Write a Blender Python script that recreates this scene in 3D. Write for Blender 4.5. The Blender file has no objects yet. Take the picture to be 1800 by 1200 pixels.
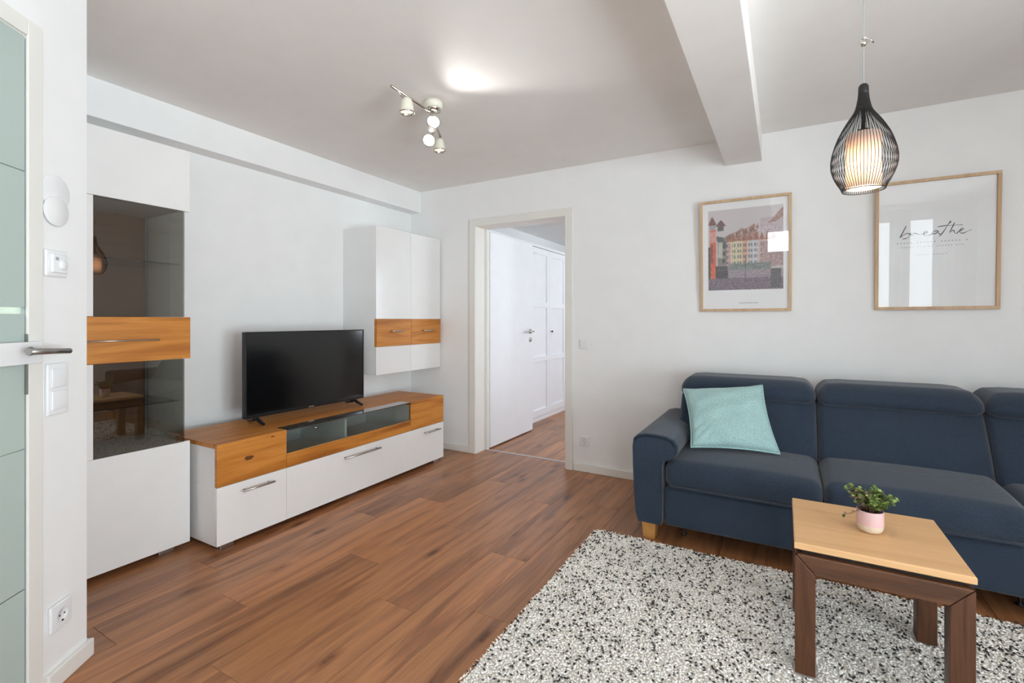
import bpy, math, random
import numpy as np
from mathutils import Vector, Matrix

random.seed(7)
rng = np.random.default_rng(7)
SC = bpy.context.scene
COL = SC.collection
PI = math.pi

# ------------------------------------------------------------------ camera
cam_d = bpy.data.cameras.new('camera')
cam = bpy.data.objects.new('camera', cam_d)
COL.objects.link(cam)
cam.location = (3.14, -3.54, 1.19)
cam.rotation_euler = (PI / 2, 0, math.radians(29.594))
cam_d.sensor_width = 36
cam_d.lens = 36 * 839.3 / 1800
cam_d.shift_y = (562.2 - 600) / 1800
cam_d.clip_start = 0.02
SC.camera = cam

# ------------------------------------------------------------------ world, lights, exposure
W = bpy.data.worlds.new('world')
SC.world = W
W.use_nodes = True
bg = W.node_tree.nodes['Background']
bg.inputs[0].default_value = (0.80, 0.90, 1.0, 1)
bg.inputs[1].default_value = 1.6
SC.view_settings.view_transform = 'Standard'
SC.view_settings.look = 'None'
SC.view_settings.exposure = 0.29
SC.view_settings.gamma = 1.0
SC.view_settings.use_curve_mapping = False
try:
    SC.cycles.max_bounces = 14
    SC.cycles.diffuse_bounces = 8
    SC.cycles.glossy_bounces = 6
    SC.cycles.transparent_max_bounces = 16
    SC.cycles.transmission_bounces = 8
    SC.cycles.sample_clamp_indirect = 6
    SC.cycles.caustics_reflective = False
    SC.cycles.caustics_refractive = False
    SC.cycles.use_denoising = True
except Exception:
    pass


def area(name, loc, rot, sx, sy, power, col, spread=PI):
    l = bpy.data.lights.new(name, 'AREA')
    l.shape = 'RECTANGLE'
    l.size, l.size_y = sx, sy
    l.energy = power
    l.color = col
    l.spread = spread
    o = bpy.data.objects.new(name, l)
    COL.objects.link(o)
    o.location = loc
    o.rotation_euler = rot
    return o


# daylight outside the big living-room window behind the camera, outside the bedroom window, plus added fill lamps
area('daylight_living_window', (4.65, -5.42, 1.2), (PI / 2, 0, 0), 1.5, 2.4, 50, (0.88, 0.95, 1.0))
area('side_window_fill', (5.62, -3.3, 1.95), (PI / 2, 0, PI / 2), 2.2, .5, 16, (0.87, 0.95, 1.0))  # lamp added at the made-up side window to light the left wall
area('daylight_transom', (3.2, -5.42, 2.02), (PI / 2, 0, 0), .9, .7, 22, (0.88, 0.95, 1.0))
area('ceiling_fill_rear', (4.3, -6.3, .1), (math.radians(130), 0, 0), 3.6, 1.8, 185, (0.86, 0.94, 1.0))  # added fill aimed upward to brighten the ceiling, no ground outside
area('ceiling_fill_side', (8.2, -3.3, .2), (math.radians(96), 0, PI / 2), 6.0, 3.2, 930, (0.86, 0.94, 1.0))  # added upright fill that evens out the ceiling, no facade stands there
area('daylight_bedroom_window', (3.78, 1.7, 1.5), (PI / 2, 0, PI / 2), 2.0, 1.5, 74, (0.82, 0.90, 1.0))

# ------------------------------------------------------------------ node helpers
def new_mat(name):
    m = bpy.data.materials.new(name)
    m.use_nodes = True
    nt = m.node_tree
    return m, nt, nt.nodes['Principled BSDF']


def N(nt, t, **kw):
    n = nt.nodes.new(t)
    for k, v in kw.items():
        setattr(n, k, v)
    return n


def ramp(nt, fac, stops):
    r = N(nt, 'ShaderNodeValToRGB')
    el = r.color_ramp.elements
    while len(el) > 1:
        el.remove(el[-1])
    for i, (p, c) in enumerate(stops):
        e = el[0] if i == 0 else el.new(p)
        e.position = p
        e.color = (*c, 1)
    nt.links.new(fac, r.inputs[0])
    return r.outputs[0]


def s2l(c):
    out = []
    for v in c:
        v /= 255
        out.append(v / 12.92 if v <= 0.04045 else ((v + 0.055) / 1.055) ** 2.4)
    return tuple(out)


def mapped(nt, scale, rand=True, coord='Object'):
    tc = N(nt, 'ShaderNodeTexCoord')
    src = tc.outputs[coord]
    if rand:
        oi = N(nt, 'ShaderNodeObjectInfo')
        mu = N(nt, 'ShaderNodeMath', operation='MULTIPLY')
        mu.inputs[1].default_value = 43.0
        nt.links.new(oi.outputs['Random'], mu.inputs[0])
        ad = N(nt, 'ShaderNodeVectorMath', operation='ADD')
        nt.links.new(src, ad.inputs[0])
        nt.links.new(mu.outputs[0], ad.inputs[1])
        src = ad.outputs[0]
    mp = N(nt, 'ShaderNodeMapping')
    mp.inputs['Scale'].default_value = scale
    nt.links.new(src, mp.inputs['Vector'])
    return mp.outputs[0]


def noise(nt, vec, scale, detail=4, rough=.55, dist=0):
    n = N(nt, 'ShaderNodeTexNoise')
    n.inputs['Scale'].default_value = scale
    n.inputs['Detail'].default_value = detail
    n.inputs['Roughness'].default_value = rough
    n.inputs['Distortion'].default_value = dist
    nt.links.new(vec, n.inputs['Vector'])
    return n.outputs['Fac']


def bump(nt, bsdf, h, strength, dist=.002):
    b = N(nt, 'ShaderNodeBump')
    b.inputs['Strength'].default_value = strength
    b.inputs['Distance'].default_value = dist
    nt.links.new(h, b.inputs['Height'])
    nt.links.new(b.outputs[0], bsdf.inputs['Normal'])


def mix(nt, fac, a, b, mode='MIX'):
    m = N(nt, 'ShaderNodeMix', data_type='RGBA', blend_type=mode)
    for s, v in ((0, fac), (6, a), (7, b)):
        if hasattr(v, 'is_linked'):
            nt.links.new(v, m.inputs[s])
        else:
            m.inputs[s].default_value = v if s == 0 else (*v, 1)
    return m.outputs[2]


def plain(name, rgb, rough=.5, metal=0, bumps=None, spec=None, coat=0):
    m, nt, b = new_mat(name)
    b.inputs['Roughness'].default_value = rough
    b.inputs['Metallic'].default_value = metal
    if spec is not None:
        b.inputs['Specular IOR Level'].default_value = spec
    b.inputs['Coat Weight'].default_value = coat
    b.inputs['Coat Roughness'].default_value = .08
    v = mapped(nt, (1, 1, 1), False)
    n = noise(nt, v, 6, 3)
    c = s2l(rgb)
    lo = tuple(x * .97 for x in c)
    nt.links.new(ramp(nt, n, [(.3, lo), (.7, c)]), b.inputs['Base Color'])
    if bumps:
        n2 = noise(nt, v, bumps[0], 5)
        bump(nt, b, n2, bumps[1], bumps[2] if len(bumps) > 2 else .002)
    return m


def wood(name, stops, axis, rough=.4, sc=1.0, knots=False, spec=.4, fine=.25, bstr=.15):
    """stretched-noise grain running along axis (0,1,2)"""
    m, nt, b = new_mat(name)
    s = [14 * sc] * 3
    s[axis] = 1.1 * sc
    v = mapped(nt, s)
    n1 = noise(nt, v, 1.0, 6, .6, .6)
    s2 = [110 * sc] * 3
    s2[axis] = 3.0 * sc
    n2 = noise(nt, mapped(nt, s2), 1.0, 5, .7, .2)
    col = ramp(nt, n1, [(p, s2l(c)) for p, c in stops])
    dark = ramp(nt, n2, [(.35, (.62, .58, .55)), (.6, (1, 1, 1))])
    col = mix(nt, fine, col, mix(nt, 1.0, col, dark, 'MULTIPLY'))
    if knots:
        s3 = [7.5] * 3
        s3[axis] = 2.4
        s3 = tuple(s3)
        vv = mapped(nt, s3)
        wv = N(nt, 'ShaderNodeTexVoronoi')
        wv.inputs['Scale'].default_value = 1.0
        nt.links.new(vv, wv.inputs['Vector'])
        nn = noise(nt, mapped(nt, (30, 30, 30)), 1, 3)
        ma = N(nt, 'ShaderNodeMath', operation='MULTIPLY_ADD')
        nt.links.new(nn, ma.inputs[0])
        ma.inputs[1].default_value = .12
        nt.links.new(wv.outputs['Distance'], ma.inputs[2])
        k = ramp(nt, ma.outputs[0], [(.13, (.34, .27, .23)), (.19, (.74, .67, .62)), (.30, (1, 1, 1))])
        col = mix(nt, 1.0, col, k, 'MULTIPLY')
    nt.links.new(col, b.inputs['Base Color'])
    b.inputs['Roughness'].default_value = rough
    b.inputs['Specular IOR Level'].default_value = spec
    bump(nt, b, n2, bstr, .0006)
    return m


def fabric(name, c1, c2, scale=420, bs=.5, rough=.95):
    m, nt, b = new_mat(name)
    v = mapped(nt, (1, 1, 1), False)
    w1 = N(nt, 'ShaderNodeTexWave', bands_direction='X')
    w2 = N(nt, 'ShaderNodeTexWave', bands_direction='Z')
    for w in (w1, w2):
        w.inputs['Scale'].default_value = scale / 6.28
        w.inputs['Distortion'].default_value = 3.0
        w.inputs['Detail'].default_value = 2
        w.inputs['Detail Scale'].default_value = 2
        nt.links.new(v, w.inputs['Vector'])
    a = N(nt, 'ShaderNodeMath', operation='ADD')
    nt.links.new(w1.outputs['Fac'], a.inputs[0])
    nt.links.new(w2.outputs['Fac'], a.inputs[1])
    h = N(nt, 'ShaderNodeMath', operation='MULTIPLY')
    h.inputs[1].default_value = .5
    nt.links.new(a.outputs[0], h.inputs[0])
    n = noise(nt, v, scale * .5, 3, .7)
    big = noise(nt, v, 9, 3)
    f = mix(nt, .8, h.outputs[0], n)
    col = ramp(nt, f, [(.3, s2l(c1)), (.7, s2l(c2))])
    sh = ramp(nt, big, [(.3, (.9, .9, .9)), (.7, (1, 1, 1))])
    nt.links.new(mix(nt, 1.0, col, sh, 'MULTIPLY'), b.inputs['Base Color'])
    b.inputs['Roughness'].default_value = rough
    b.inputs['Specular IOR Level'].default_value = .2
    b.inputs['Sheen Weight'].default_value = .25
    b.inputs['Sheen Roughness'].default_value = .5
    bump(nt, b, f, bs, .0012)
    return m


def pane(name, tint, refl_rough=.0, ior=1.5, boost=1.0):
    """thin sheet of glass: tinted see-through plus a fresnel reflection"""
    m = bpy.data.materials.new(name)
    m.use_nodes = True
    nt = m.node_tree
    nt.nodes.clear()
    out = N(nt, 'ShaderNodeOutputMaterial')
    tr = N(nt, 'ShaderNodeBsdfTransparent')
    tr.inputs[0].default_value = (*tint, 1)
    gl = N(nt, 'ShaderNodeBsdfGlossy')
    gl.inputs['Roughness'].default_value = refl_rough
    fr = N(nt, 'ShaderNodeFresnel')
    ge = N(nt, 'ShaderNodeNewGeometry')
    io = N(nt, 'ShaderNodeMath', operation='MULTIPLY_ADD')     # a thin sheet: same fresnel entering and leaving
    io.inputs[1].default_value = 1 / ior - ior
    io.inputs[2].default_value = ior
    nt.links.new(ge.outputs['Backfacing'], io.inputs[0])
    nt.links.new(io.outputs[0], fr.inputs[0])
    mu = N(nt, 'ShaderNodeMath', operation='MULTIPLY', use_clamp=True)
    mu.inputs[1].default_value = boost
    nt.links.new(fr.outputs[0], mu.inputs[0])
    mx = N(nt, 'ShaderNodeMixShader')
    nt.links.new(mu.outputs[0], mx.inputs[0])
    nt.links.new(tr.outputs[0], mx.inputs[1])
    nt.links.new(gl.outputs[0], mx.inputs[2])
    nt.links.new(mx.outputs[0], out.inputs[0])
    return m


def emis(name, col, strength, base=(.9, .9, .9)):
    m, nt, b = new_mat(name)
    b.inputs['Base Color'].default_value = (*base, 1)
    b.inputs['Emission Color'].default_value = (*col, 1)
    b.inputs['Emission Strength'].default_value = strength
    return m


OAK = [(.28, (150, 88, 34)), (.45, (190, 120, 48)), (.58, (210, 140, 64)), (.75, (176, 106, 42))]
M = {}
M['wall'] = plain('wall_paint', (240, 240, 239), .7, bumps=(260, .05))
M['ceiling'] = plain('ceiling_paint', (240, 237, 234), .9, bumps=(200, .04))
M['trim'] = plain('trim_lacquer', (233, 231, 225), .4)
M['white'] = plain('white_gloss_lacquer', (236, 235, 233), .22, coat=.3)
M['white_matt'] = plain('white_matt_lacquer', (235, 235, 235), .5)
M['plastic'] = plain('white_plastic', (236, 237, 238), .3)
M['bedwhite'] = plain('bedroom_white', (240, 242, 245), .35)
M['oak_y'] = wood('oak_grain_y', OAK, 1, .42)
M['oak_x'] = wood('oak_grain_x', OAK, 0, .42)
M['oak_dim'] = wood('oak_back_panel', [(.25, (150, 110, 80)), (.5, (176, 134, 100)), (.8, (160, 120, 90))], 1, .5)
M['oak_edge'] = plain('oak_edge_band', (206, 160, 105), .5)
FLO = [(.24, (112, 74, 50)), (.40, (146, 99, 67)), (.52, (176, 124, 84)), (.64, (158, 109, 74)), (.80, (122, 84, 60))]


def floor_mat():
    m = wood('floor_plank_wood', FLO, 1, .31, .8, True, .45, .22, .1)
    nt = m.node_tree
    b = nt.nodes['Principled BSDF']
    src = b.inputs['Base Color'].links[0].from_socket
    oi = N(nt, 'ShaderNodeObjectInfo')
    tint = ramp(nt, oi.outputs['Random'], [(0, (.82, .80, .80)), (.35, (1.0, .97, .95)), (.7, (1.14, 1.08, 1.02)), (1, (.92, .90, .90))])
    v = mapped(nt, (9, .55, 9))
    st = noise(nt, v, 1.6, 5, .65, 1.2)
    streak = ramp(nt, st, [(.30, (.55, .50, .47)), (.40, (.90, .88, .87)), (.5, (1, 1, 1)), (.64, (1.15, 1.12, 1.08))])
    c = mix(nt, 1.0, src, tint, 'MULTIPLY')
    c = mix(nt, 1.0, c, streak, 'MULTIPLY')
    nt.links.new(c, b.inputs['Base Color'])
    return m


M['floor'] = floor_mat()
M['subfloor'] = plain('floor_joint', (52, 36, 28), .8)
M['navy'] = fabric('navy_weave', (28, 38, 52), (62, 75, 92), 700, .5)
M['navy_dark'] = plain('navy_piping', (26, 33, 44), .9)
M['teal'] = fabric('teal_knit', (136, 178, 178), (190, 220, 219), 300, 1.3)
M['beech'] = wood('beech', [(.25, (205, 158, 108)), (.5, (226, 182, 132)), (.8, (214, 168, 118))], 0, .45, .8, False, .4, .12)
M['walnut_z'] = wood('walnut_z', [(.3, (48, 29, 18)), (.5, (96, 60, 38)), (.7, (64, 40, 26))], 2, .4, 1.4, fine=.6, bstr=.1)
M['walnut_x'] = wood('walnut_x', [(.3, (52, 32, 20)), (.5, (104, 68, 44)), (.7, (68, 43, 28))], 0, .4, 1.4, fine=.6, bstr=.1)
M['walnut_y'] = wood('walnut_y', [(.3, (48, 29, 18)), (.5, (96, 60, 38)), (.7, (64, 40, 26))], 1, .4, 1.4, fine=.6, bstr=.1)
M['leg'] = wood('sofa_leg_wood', [(.25, (176, 122, 62)), (.5, (206, 150, 86)), (.8, (190, 134, 72))], 2, .4)
M['steel'] = plain('brushed_steel', (190, 188, 184), .3, 1)
M['nickel'] = plain('satin_nickel', (170, 168, 165), .35, 1)
M['black'] = plain('black_plastic', (18, 18, 19), .35)
M['screen'] = plain('screen_glass', (10, 10, 11), .14, spec=.65)
M['smoke'] = pane('smoked_glass', (.64, .61, .57), 0, 1.55, 2.3)
M['smoke_light'] = pane('grey_glass', (.74, .78, .77), 0, 1.5, 1.0)
M['glass'] = pane('clear_glass', (.97, .98, .98), 0, 1.5, 1.0)
M['shelfglass'] = pane('shelf_glass', (.72, .74, .73), .05, 1.5, 1.5)
M['picglass'] = pane('picture_glass', (.995, .995, .995), 0, 1.5, 1.0)
M['wire'] = plain('black_wire', (22, 21, 21), .5)
M['frame_oak'] = wood('pale_oak_frame', [(.25, (190, 156, 120)), (.6, (214, 182, 146))], 2, .5, 2)
M['mat'] = plain('white_paper', (246, 246, 246), .8)
M['ink'] = plain('black_ink', (70, 72, 74), .8)
M['ink_pale'] = plain('grey_ink', (172, 174, 176), .8)
M['pink'] = plain('pink_glaze', (220, 184, 184), .45)
M['cream'] = plain('cream_glaze', (218, 204, 182), .5)
M['soil'] = plain('soil', (58, 44, 34), .95)
M['cream_lamp'] = plain('cream_enamel', (232, 228, 212), .3)
M['brass'] = plain('chrome', (205, 200, 190), .2, 1)
M['rug_light'] = plain('rug_ivory_yarn', (253, 250, 245), .95)
M['rug_grey'] = plain('rug_beige_yarn', (240, 235, 227), .95)
M['rug_dark'] = plain('rug_charcoal_yarn', (52, 51, 52), .95)
M['alu'] = plain('aluminium_strip', (205, 206, 212), .35, .8)
M['gap'] = plain('dark_gap', (30, 26, 24), .9)
M['seal'] = plain('grey_seal', (165, 172, 172), .6)

# ------------------------------------------------------------------ mesh builder
ORG = {}


class MB:
    def __init__(s):
        s.v, s.f, s.m, s.sm = [], [], [], []

    def add(s, vs, fs, mi=0, smooth=False):
        o = len(s.v)
        s.v += [tuple(map(float, p)) for p in vs]
        s.f += [tuple(i + o for i in f) for f in fs]
        s.m += [mi] * len(fs)
        s.sm += [smooth] * len(fs)
        return s

    def box(s, lo, hi, bev=.0015, mi=0):
        lo = [min(a, b) for a, b in zip(lo, hi)] if False else list(lo)
        hi = list(hi)
        for i in range(3):
            if lo[i] > hi[i]:
                lo[i], hi[i] = hi[i], lo[i]
        if bev <= 0:
            x0, y0, z0 = lo
            x1, y1, z1 = hi
            vs = [(x0, y0, z0), (x1, y0, z0), (x1, y1, z0), (x0, y1, z0), (x0, y0, z1), (x1, y0, z1), (x1, y1, z1), (x0, y1, z1)]
            fs = [(0, 3, 2, 1), (4, 5, 6, 7), (0, 1, 5, 4), (1, 2, 6, 5), (2, 3, 7, 6), (3, 0, 4, 7)]
            return s.add(vs, fs, mi)
        bev = min(bev, min((hi[i] - lo[i]) * .45 for i in range(3)))
        vs, fs = rbox_data(lo, hi, bev, 1, 1)
        return s.add(vs, fs, mi, False)

    def rbox(s, lo, hi, r, k=4, m=6, mi=0, fn=None):
        vs, fs = rbox_data(lo, hi, r, k, m)
        if fn:
            vs = [fn(*p) for p in vs]
        return s.add(vs, fs, mi, True)

    def prism(s, pts, a, b, axis=1, mi=0, smooth=False):
        """polygon pts in the two axes other than axis, extruded a..b"""
        n = len(pts)
        def mk(p, t):
            q = [0, 0, 0]
            o = [i for i in range(3) if i != axis]
            q[o[0]], q[o[1]], q[axis] = p[0], p[1], t
            return q
        vs = [mk(p, a) for p in pts] + [mk(p, b) for p in pts]
        fs = [tuple(range(n))[::-1], tuple(range(n, 2 * n))]
        fs += [(i, (i + 1) % n, n + (i + 1) % n, n + i) for i in range(n)]
        return s.add(vs, fs, mi, smooth)

    def tube(s, pts, r, n=8, mi=0, cap=True, smooth=True, closed=False):
        P = [Vector(p) for p in pts]
        L = len(P)
        rr = r if hasattr(r, '__len__') else [r] * L
        vs, fs = [], []
        T0 = (P[1] - P[0]).normalized()
        up = Vector((0, 0, 1)) if abs(T0.z) < .9 else Vector((1, 0, 0))
        u = T0.cross(up).normalized()
        for i in range(L):
            if closed:
                T = (P[(i + 1) % L] - P[i - 1]).normalized()
            else:
                T = (P[min(i + 1, L - 1)] - P[max(i - 1, 0)]).normalized()
            u = (u - T * u.dot(T)).normalized()
            w = T.cross(u)
            for k in range(n):
                a = 2 * PI * k / n
                vs.append(P[i] + (u * math.cos(a) + w * math.sin(a)) * rr[i])
        seg = L if closed else L - 1
        for i in range(seg):
            j = (i + 1) % L
            for k in range(n):
                k2 = (k + 1) % n
                fs.append((i * n + k, i * n + k2, j * n + k2, j * n + k))
        s.add(vs, fs, mi, smooth)
        if cap and not closed:
            o = len(s.v) - len(vs)
            s.f += [tuple(o + k for k in range(n))[::-1], tuple(o + (L - 1) * n + k for k in range(n))]
            s.m += [mi] * 2
            s.sm += [False] * 2
        return s

    def lathe(s, prof, c=(0, 0, 0), n=32, mi=0, smooth=True, axis='z', mfn=None):
        vs, fs = [], []
        for (r, z) in prof:
            for k in range(n):
                a = 2 * PI * k / n
                x, y = r * math.cos(a), r * math.sin(a)
                if axis == 'z':
                    vs.append((c[0] + x, c[1] + y, c[2] + z))
                elif axis == 'y':
                    vs.append((c[0] + x, c[1] + z, c[2] + y))
                else:
                    vs.append((c[0] + z, c[1] + x, c[2] + y))
        for i in range(len(prof) - 1):
            for k in range(n):
                k2 = (k + 1) % n
                f = (i * n + k, i * n + k2, (i + 1) * n + k2, (i + 1) * n + k)
                fs.append(f if axis != 'y' else f[::-1])
        return s.add(vs, fs, mi, smooth)

    def build(s, name, mats, parent=None, org=None):
        me = bpy.data.meshes.new(name)
        if org is None:
            org = ORG.get(parent.name, Vector((0, 0, 0))) if parent else Vector((0, 0, 0))
        org = Vector(org)
        me.from_pydata([(p[0] - org[0], p[1] - org[1], p[2] - org[2]) for p in s.v], [], s.f)
        if not isinstance(mats, (list, tuple)):
            mats = [mats]
        for m in mats:
            me.materials.append(M[m] if isinstance(m, str) else m)
        me.polygons.foreach_set('material_index', s.m)
        me.polygons.foreach_set('use_smooth', s.sm)
        me.update()
        o = bpy.data.objects.new(name, me)
        COL.objects.link(o)
        if parent:
            o.parent = parent
        else:
            o.location = org
        ORG[o.name] = org
        return o


def rbox_data(lo, hi, r, k, m):
    """box with rounded edges: k corner steps, m middle steps"""
    c = [(lo[i] + hi[i]) / 2 for i in range(3)]
    h = [(hi[i] - lo[i]) / 2 for i in range(3)]
    ax = []
    for i in range(3):
        q = h[i] - r
        a = [-h[i] + r * (1 - math.cos(j / k * PI / 2)) for j in range(k)] if k > 1 else [-h[i]]
        a = [-q - r * (1 - math.tan((j / k) * PI / 4)) if False else -q - r * math.tan((1 - j / k) * PI / 4) for j in range(k)]
        mid = [-q + 2 * q * j / m for j in range(m + 1)]
        b = [-t for t in a[::-1]]
        ax.append(a + mid + b)
    nx = [len(a) for a in ax]
    idx, vs = {}, []

    def V(i, j, l):
        key = (i, j, l)
        if key not in idx:
            p = [ax[0][i], ax[1][j], ax[2][l]]
            inn = [max(-(h[t] - r), min(h[t] - r, p[t])) for t in range(3)]
            d = [p[t] - inn[t] for t in range(3)]
            L = math.sqrt(sum(x * x for x in d)) or 1
            vs.append(tuple(c[t] + inn[t] + d[t] / L * r for t in range(3)))
            idx[key] = len(vs) - 1
        return idx[key]
    fs = []
    X, Y, Z = nx[0] - 1, nx[1] - 1, nx[2] - 1
    for j in range(Y):
        for l in range(Z):
            fs.append((V(0, j, l), V(0, j, l + 1), V(0, j + 1, l + 1), V(0, j + 1, l)))
            fs.append((V(X, j, l), V(X, j + 1, l), V(X, j + 1, l + 1), V(X, j, l + 1)))
    for i in range(X):
        for l in range(Z):
            fs.append((V(i, 0, l), V(i + 1, 0, l), V(i + 1, 0, l + 1), V(i, 0, l + 1)))
            fs.append((V(i, Y, l), V(i, Y, l + 1), V(i + 1, Y, l + 1), V(i + 1, Y, l)))
    for i in range(X):
        for j in range(Y):
            fs.append((V(i, j, 0), V(i, j + 1, 0), V(i + 1, j + 1, 0), V(i + 1, j, 0)))
            fs.append((V(i, j, Z), V(i + 1, j, Z), V(i + 1, j + 1, Z), V(i, j + 1, Z)))
    return vs, fs


def thing(name, label, cat, loc, rotz=0, group=None):
    o = bpy.data.objects.new(name, None)
    COL.objects.link(o)
    o.empty_display_size = .05
    o.location = loc
    o.rotation_euler = (0, 0, rotz)
    o['label'] = label
    o['category'] = cat
    if group:
        o['group'] = group
    ORG[o.name] = Vector((0, 0, 0)) if rotz else Vector(loc)
    return o


def tag(o, label, cat, group=None):
    o['label'] = label
    o['category'] = cat
    if group:
        o['group'] = group
    return o


def struct(o):
    o['kind'] = 'structure'
    return o


def box(name, lo, hi, mat, parent=None, bev=.0015):
    return MB().box(lo, hi, bev).build(name, mat, parent)


H = 2.41
TH = .15   # shell thickness
# ------------------------------------------------------------------ room shell
# back wall with the bedroom doorway
mb = MB()
mb.box((-TH, 0, 0), (.74, .145, H), 0).box((1.647, 0, 0), (5.4, .145, H), 0).box((.74, 0, 2.042), (1.647, .145, H), 0)
struct(mb.build('wall_back', 'wall'))
struct(MB().box((-TH, -5.2, 0), (0, 0, H), 0).build('wall_left', 'wall'))
# rear wall: a high transom window and a tall balcony window
mb = MB()
mb.box((-TH, -5.35, 0), (2.80, -5.2, H), 0).box((2.80, -5.35, 0), (3.60, -5.2, 1.74), 0).box((2.80, -5.35, 2.30), (5.4, -5.2, H), 0)
mb.box((3.60, -5.35, 0), (4.00, -5.2, 2.30), 0).box((4.00, -5.35, 0), (5.30, -5.2, .10), 0).box((5.30, -5.35, 0), (5.4, -5.2, 2.30), 0)
struct(mb.build('wall_rear', 'wall'))
# right wall with an added window opening that lets fill light in
mb = MB()
mb.box((5.4, -5.35, 0), (5.55, -4.3, H), 0).box((5.4, -2.3, 0), (5.55, .145, H), 0)
mb.box((5.4, -4.3, 2.2), (5.55, -2.3, H), 0).box((5.4, -4.3, 0), (5.55, -2.3, .12), 0)
struct(mb.build('wall_right', 'wall'))
struct(MB().box((-TH, -5.35, H), (5.55, .145, H + .12), 0).build('ceiling', 'ceiling'))
# partition behind the tall cabinet
struct(MB().prism([(0, -2.87), (.95, -2.87), (.90, -2.985), (0, -2.985)], 0, H, 2).build('wall_alcove', 'wall'))
# bedroom shell
struct(MB().box((-TH, .145, 0), (0, 3.9, H), 0).build('wall_bedroom_left', 'wall'))
struct(MB().box((-TH, 3.9, 0), (3.75, 4.05, H), 0).build('wall_bedroom_far', 'wall'))
mb = MB()
mb.box((3.6, .145, 0), (3.75, .8, H), 0).box((3.6, 2.6, 0), (3.75, 3.9, H), 0)
mb.box((3.6, .8, 2.2), (3.75, 2.6, H), 0).box((3.6, .8, 0), (3.75, 2.6, .85), 0)
struct(mb.build('wall_bedroom_right', 'wall'))
struct(MB().box((-TH, .145, H), (3.75, 4.05, H + .12), 0).build('ceiling_bedroom', 'ceiling'))
# ceiling beam and soffit along the left wall
struct(MB().box((2.80, -5.2, 2.235), (3.02, 0, H), .003).build('trim_beam', 'ceiling'))
struct(MB().box((0, -2.87, 2.212), (.128, 0, H), .003).build('trim_soffit', 'wall'))

# oblique wall on the left with the glazed door; local frame: x along the wall (towards camera), y out into the room
OB_ROT = math.atan2(-.803, .596)
OB_LOC = (1.0, -2.815, 0)


def oblique(name, kind_struct=True):
    o = bpy.data.objects.new(name, None)
    COL.objects.link(o)
    o.location = OB_LOC
    o.rotation_euler = (0, 0, OB_ROT)
    ORG[o.name] = Vector((0, 0, 0))
    if kind_struct:
        o['kind'] = 'structure'
    return o


wo = oblique('wall_oblique')
mb = MB()
mb.box((0, -.12, 0), (.222, 0, H), .0).box((1.10, -.12, 0), (1.65, 0, H), .0).box((.222, -.12, 2.06), (1.10, 0, H), 0)
mb.build('plaster', 'wall', wo)
# rest of that partition down to the rear wall
struct(MB().box((1.86, -5.2, 0), (1.98, -4.13, H), 0).build('wall_hall', 'wall'))

# floor: subfloor and individual planks running away from the camera
fl = MB().box((-TH, -5.35, -.12), (5.55, 4.05, -.008), 0).build('floor', 'subfloor')
struct(fl)
PW, PL = .205, 1.30
X0 = 1.22 - 6 * PW
known = {6: -1.832, 7: -2.62, 8: -2.043, 10: -1.918, 9: -1.46, 5: -1.06, 4: -1.433, 3: -2.256, 11: -2.31, 12: -1.69}
mesh_cache = {}


def plank(x0, x1, y0, y1):
    w, l = round(x1 - x0, 4), round(y1 - y0, 4)
    key = (w, l)
    if key not in mesh_cache:
        g, b = .0004, .0009
        a = (g, g)
        c = (w - g, l - g)
        vs = [(a[0], a[1], -.008), (c[0], a[1], -.008), (c[0], c[1], -.008), (a[0], c[1], -.008),
              (a[0], a[1], -b), (c[0], a[1], -b), (c[0], c[1], -b), (a[0], c[1], -b),
              (a[0] + b, a[1] + b, 0), (c[0] - b, a[1] + b, 0), (c[0] - b, c[1] - b, 0), (a[0] + b, c[1] - b, 0)]
        fs = [(8, 9, 10, 11)]
        for q in (0, 4):
            fs += [(q + i, q + (i + 1) % 4, q + 4 + (i + 1) % 4, q + 4 + i) for i in range(4)]
        me = bpy.data.meshes.new('plank')
        me.from_pydata(vs, [], fs)
        me.materials.append(M['floor'])
        mesh_cache[key] = me
    o = bpy.data.objects.new('plank', mesh_cache[key])
    COL.objects.link(o)
    o.parent = fl
    o.location = (x0, y0, 0)


ORG[fl.name] = Vector((0, 0, 0))
nrow = int(5.4 / PW) + 2
for i in range(nrow):
    x0 = max(X0 + i * PW, 0)
    x1 = min(X0 + (i + 1) * PW, 5.4)
    if x1 - x0 < .02:
        continue
    ph = known.get(i, -random.random() * PL)
    y = ph - 4 * PL
    while y < 4:
        a, b = y, y + PL
        for lo, hi in ((-5.2, .148), (.17, 3.9)):
            if hi > 1 and (x1 > 3.6 or x0 < .6):
                continue
            a2, b2 = max(a, lo), min(b, hi)
            if b2 - a2 > .01:
                plank(x0, x1, a2, b2)
        y += PL
struct(MB().box((.762, .148, -.008), (1.625, .17, .003), .001).build('trim_threshold', 'alu'))


# baseboards
def baseboard(name, lo, hi):
    struct(MB().box(lo, hi, .004).build(name, 'trim'))


baseboard('baseboard_back', (1.694, -.014, 0), (5.4, -.0005, .06))
baseboard('baseboard_back_left', (.014, -.014, 0), (.695, -.0005, .06))
baseboard('baseboard_left', (.0005, -2.86, 0), (.014, -.015, .06))
bo = MB()
bo.box((-.014, .0005, 0), (.178, .016, .06), .004)
bo.box((-.014, -.12, 0), (-.0005, .0, .06), .004)
b_ = bo.build('baseboard_oblique', 'trim')
b_.location = OB_LOC
b_.rotation_euler = (0, 0, OB_ROT)
struct(b_)

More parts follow.
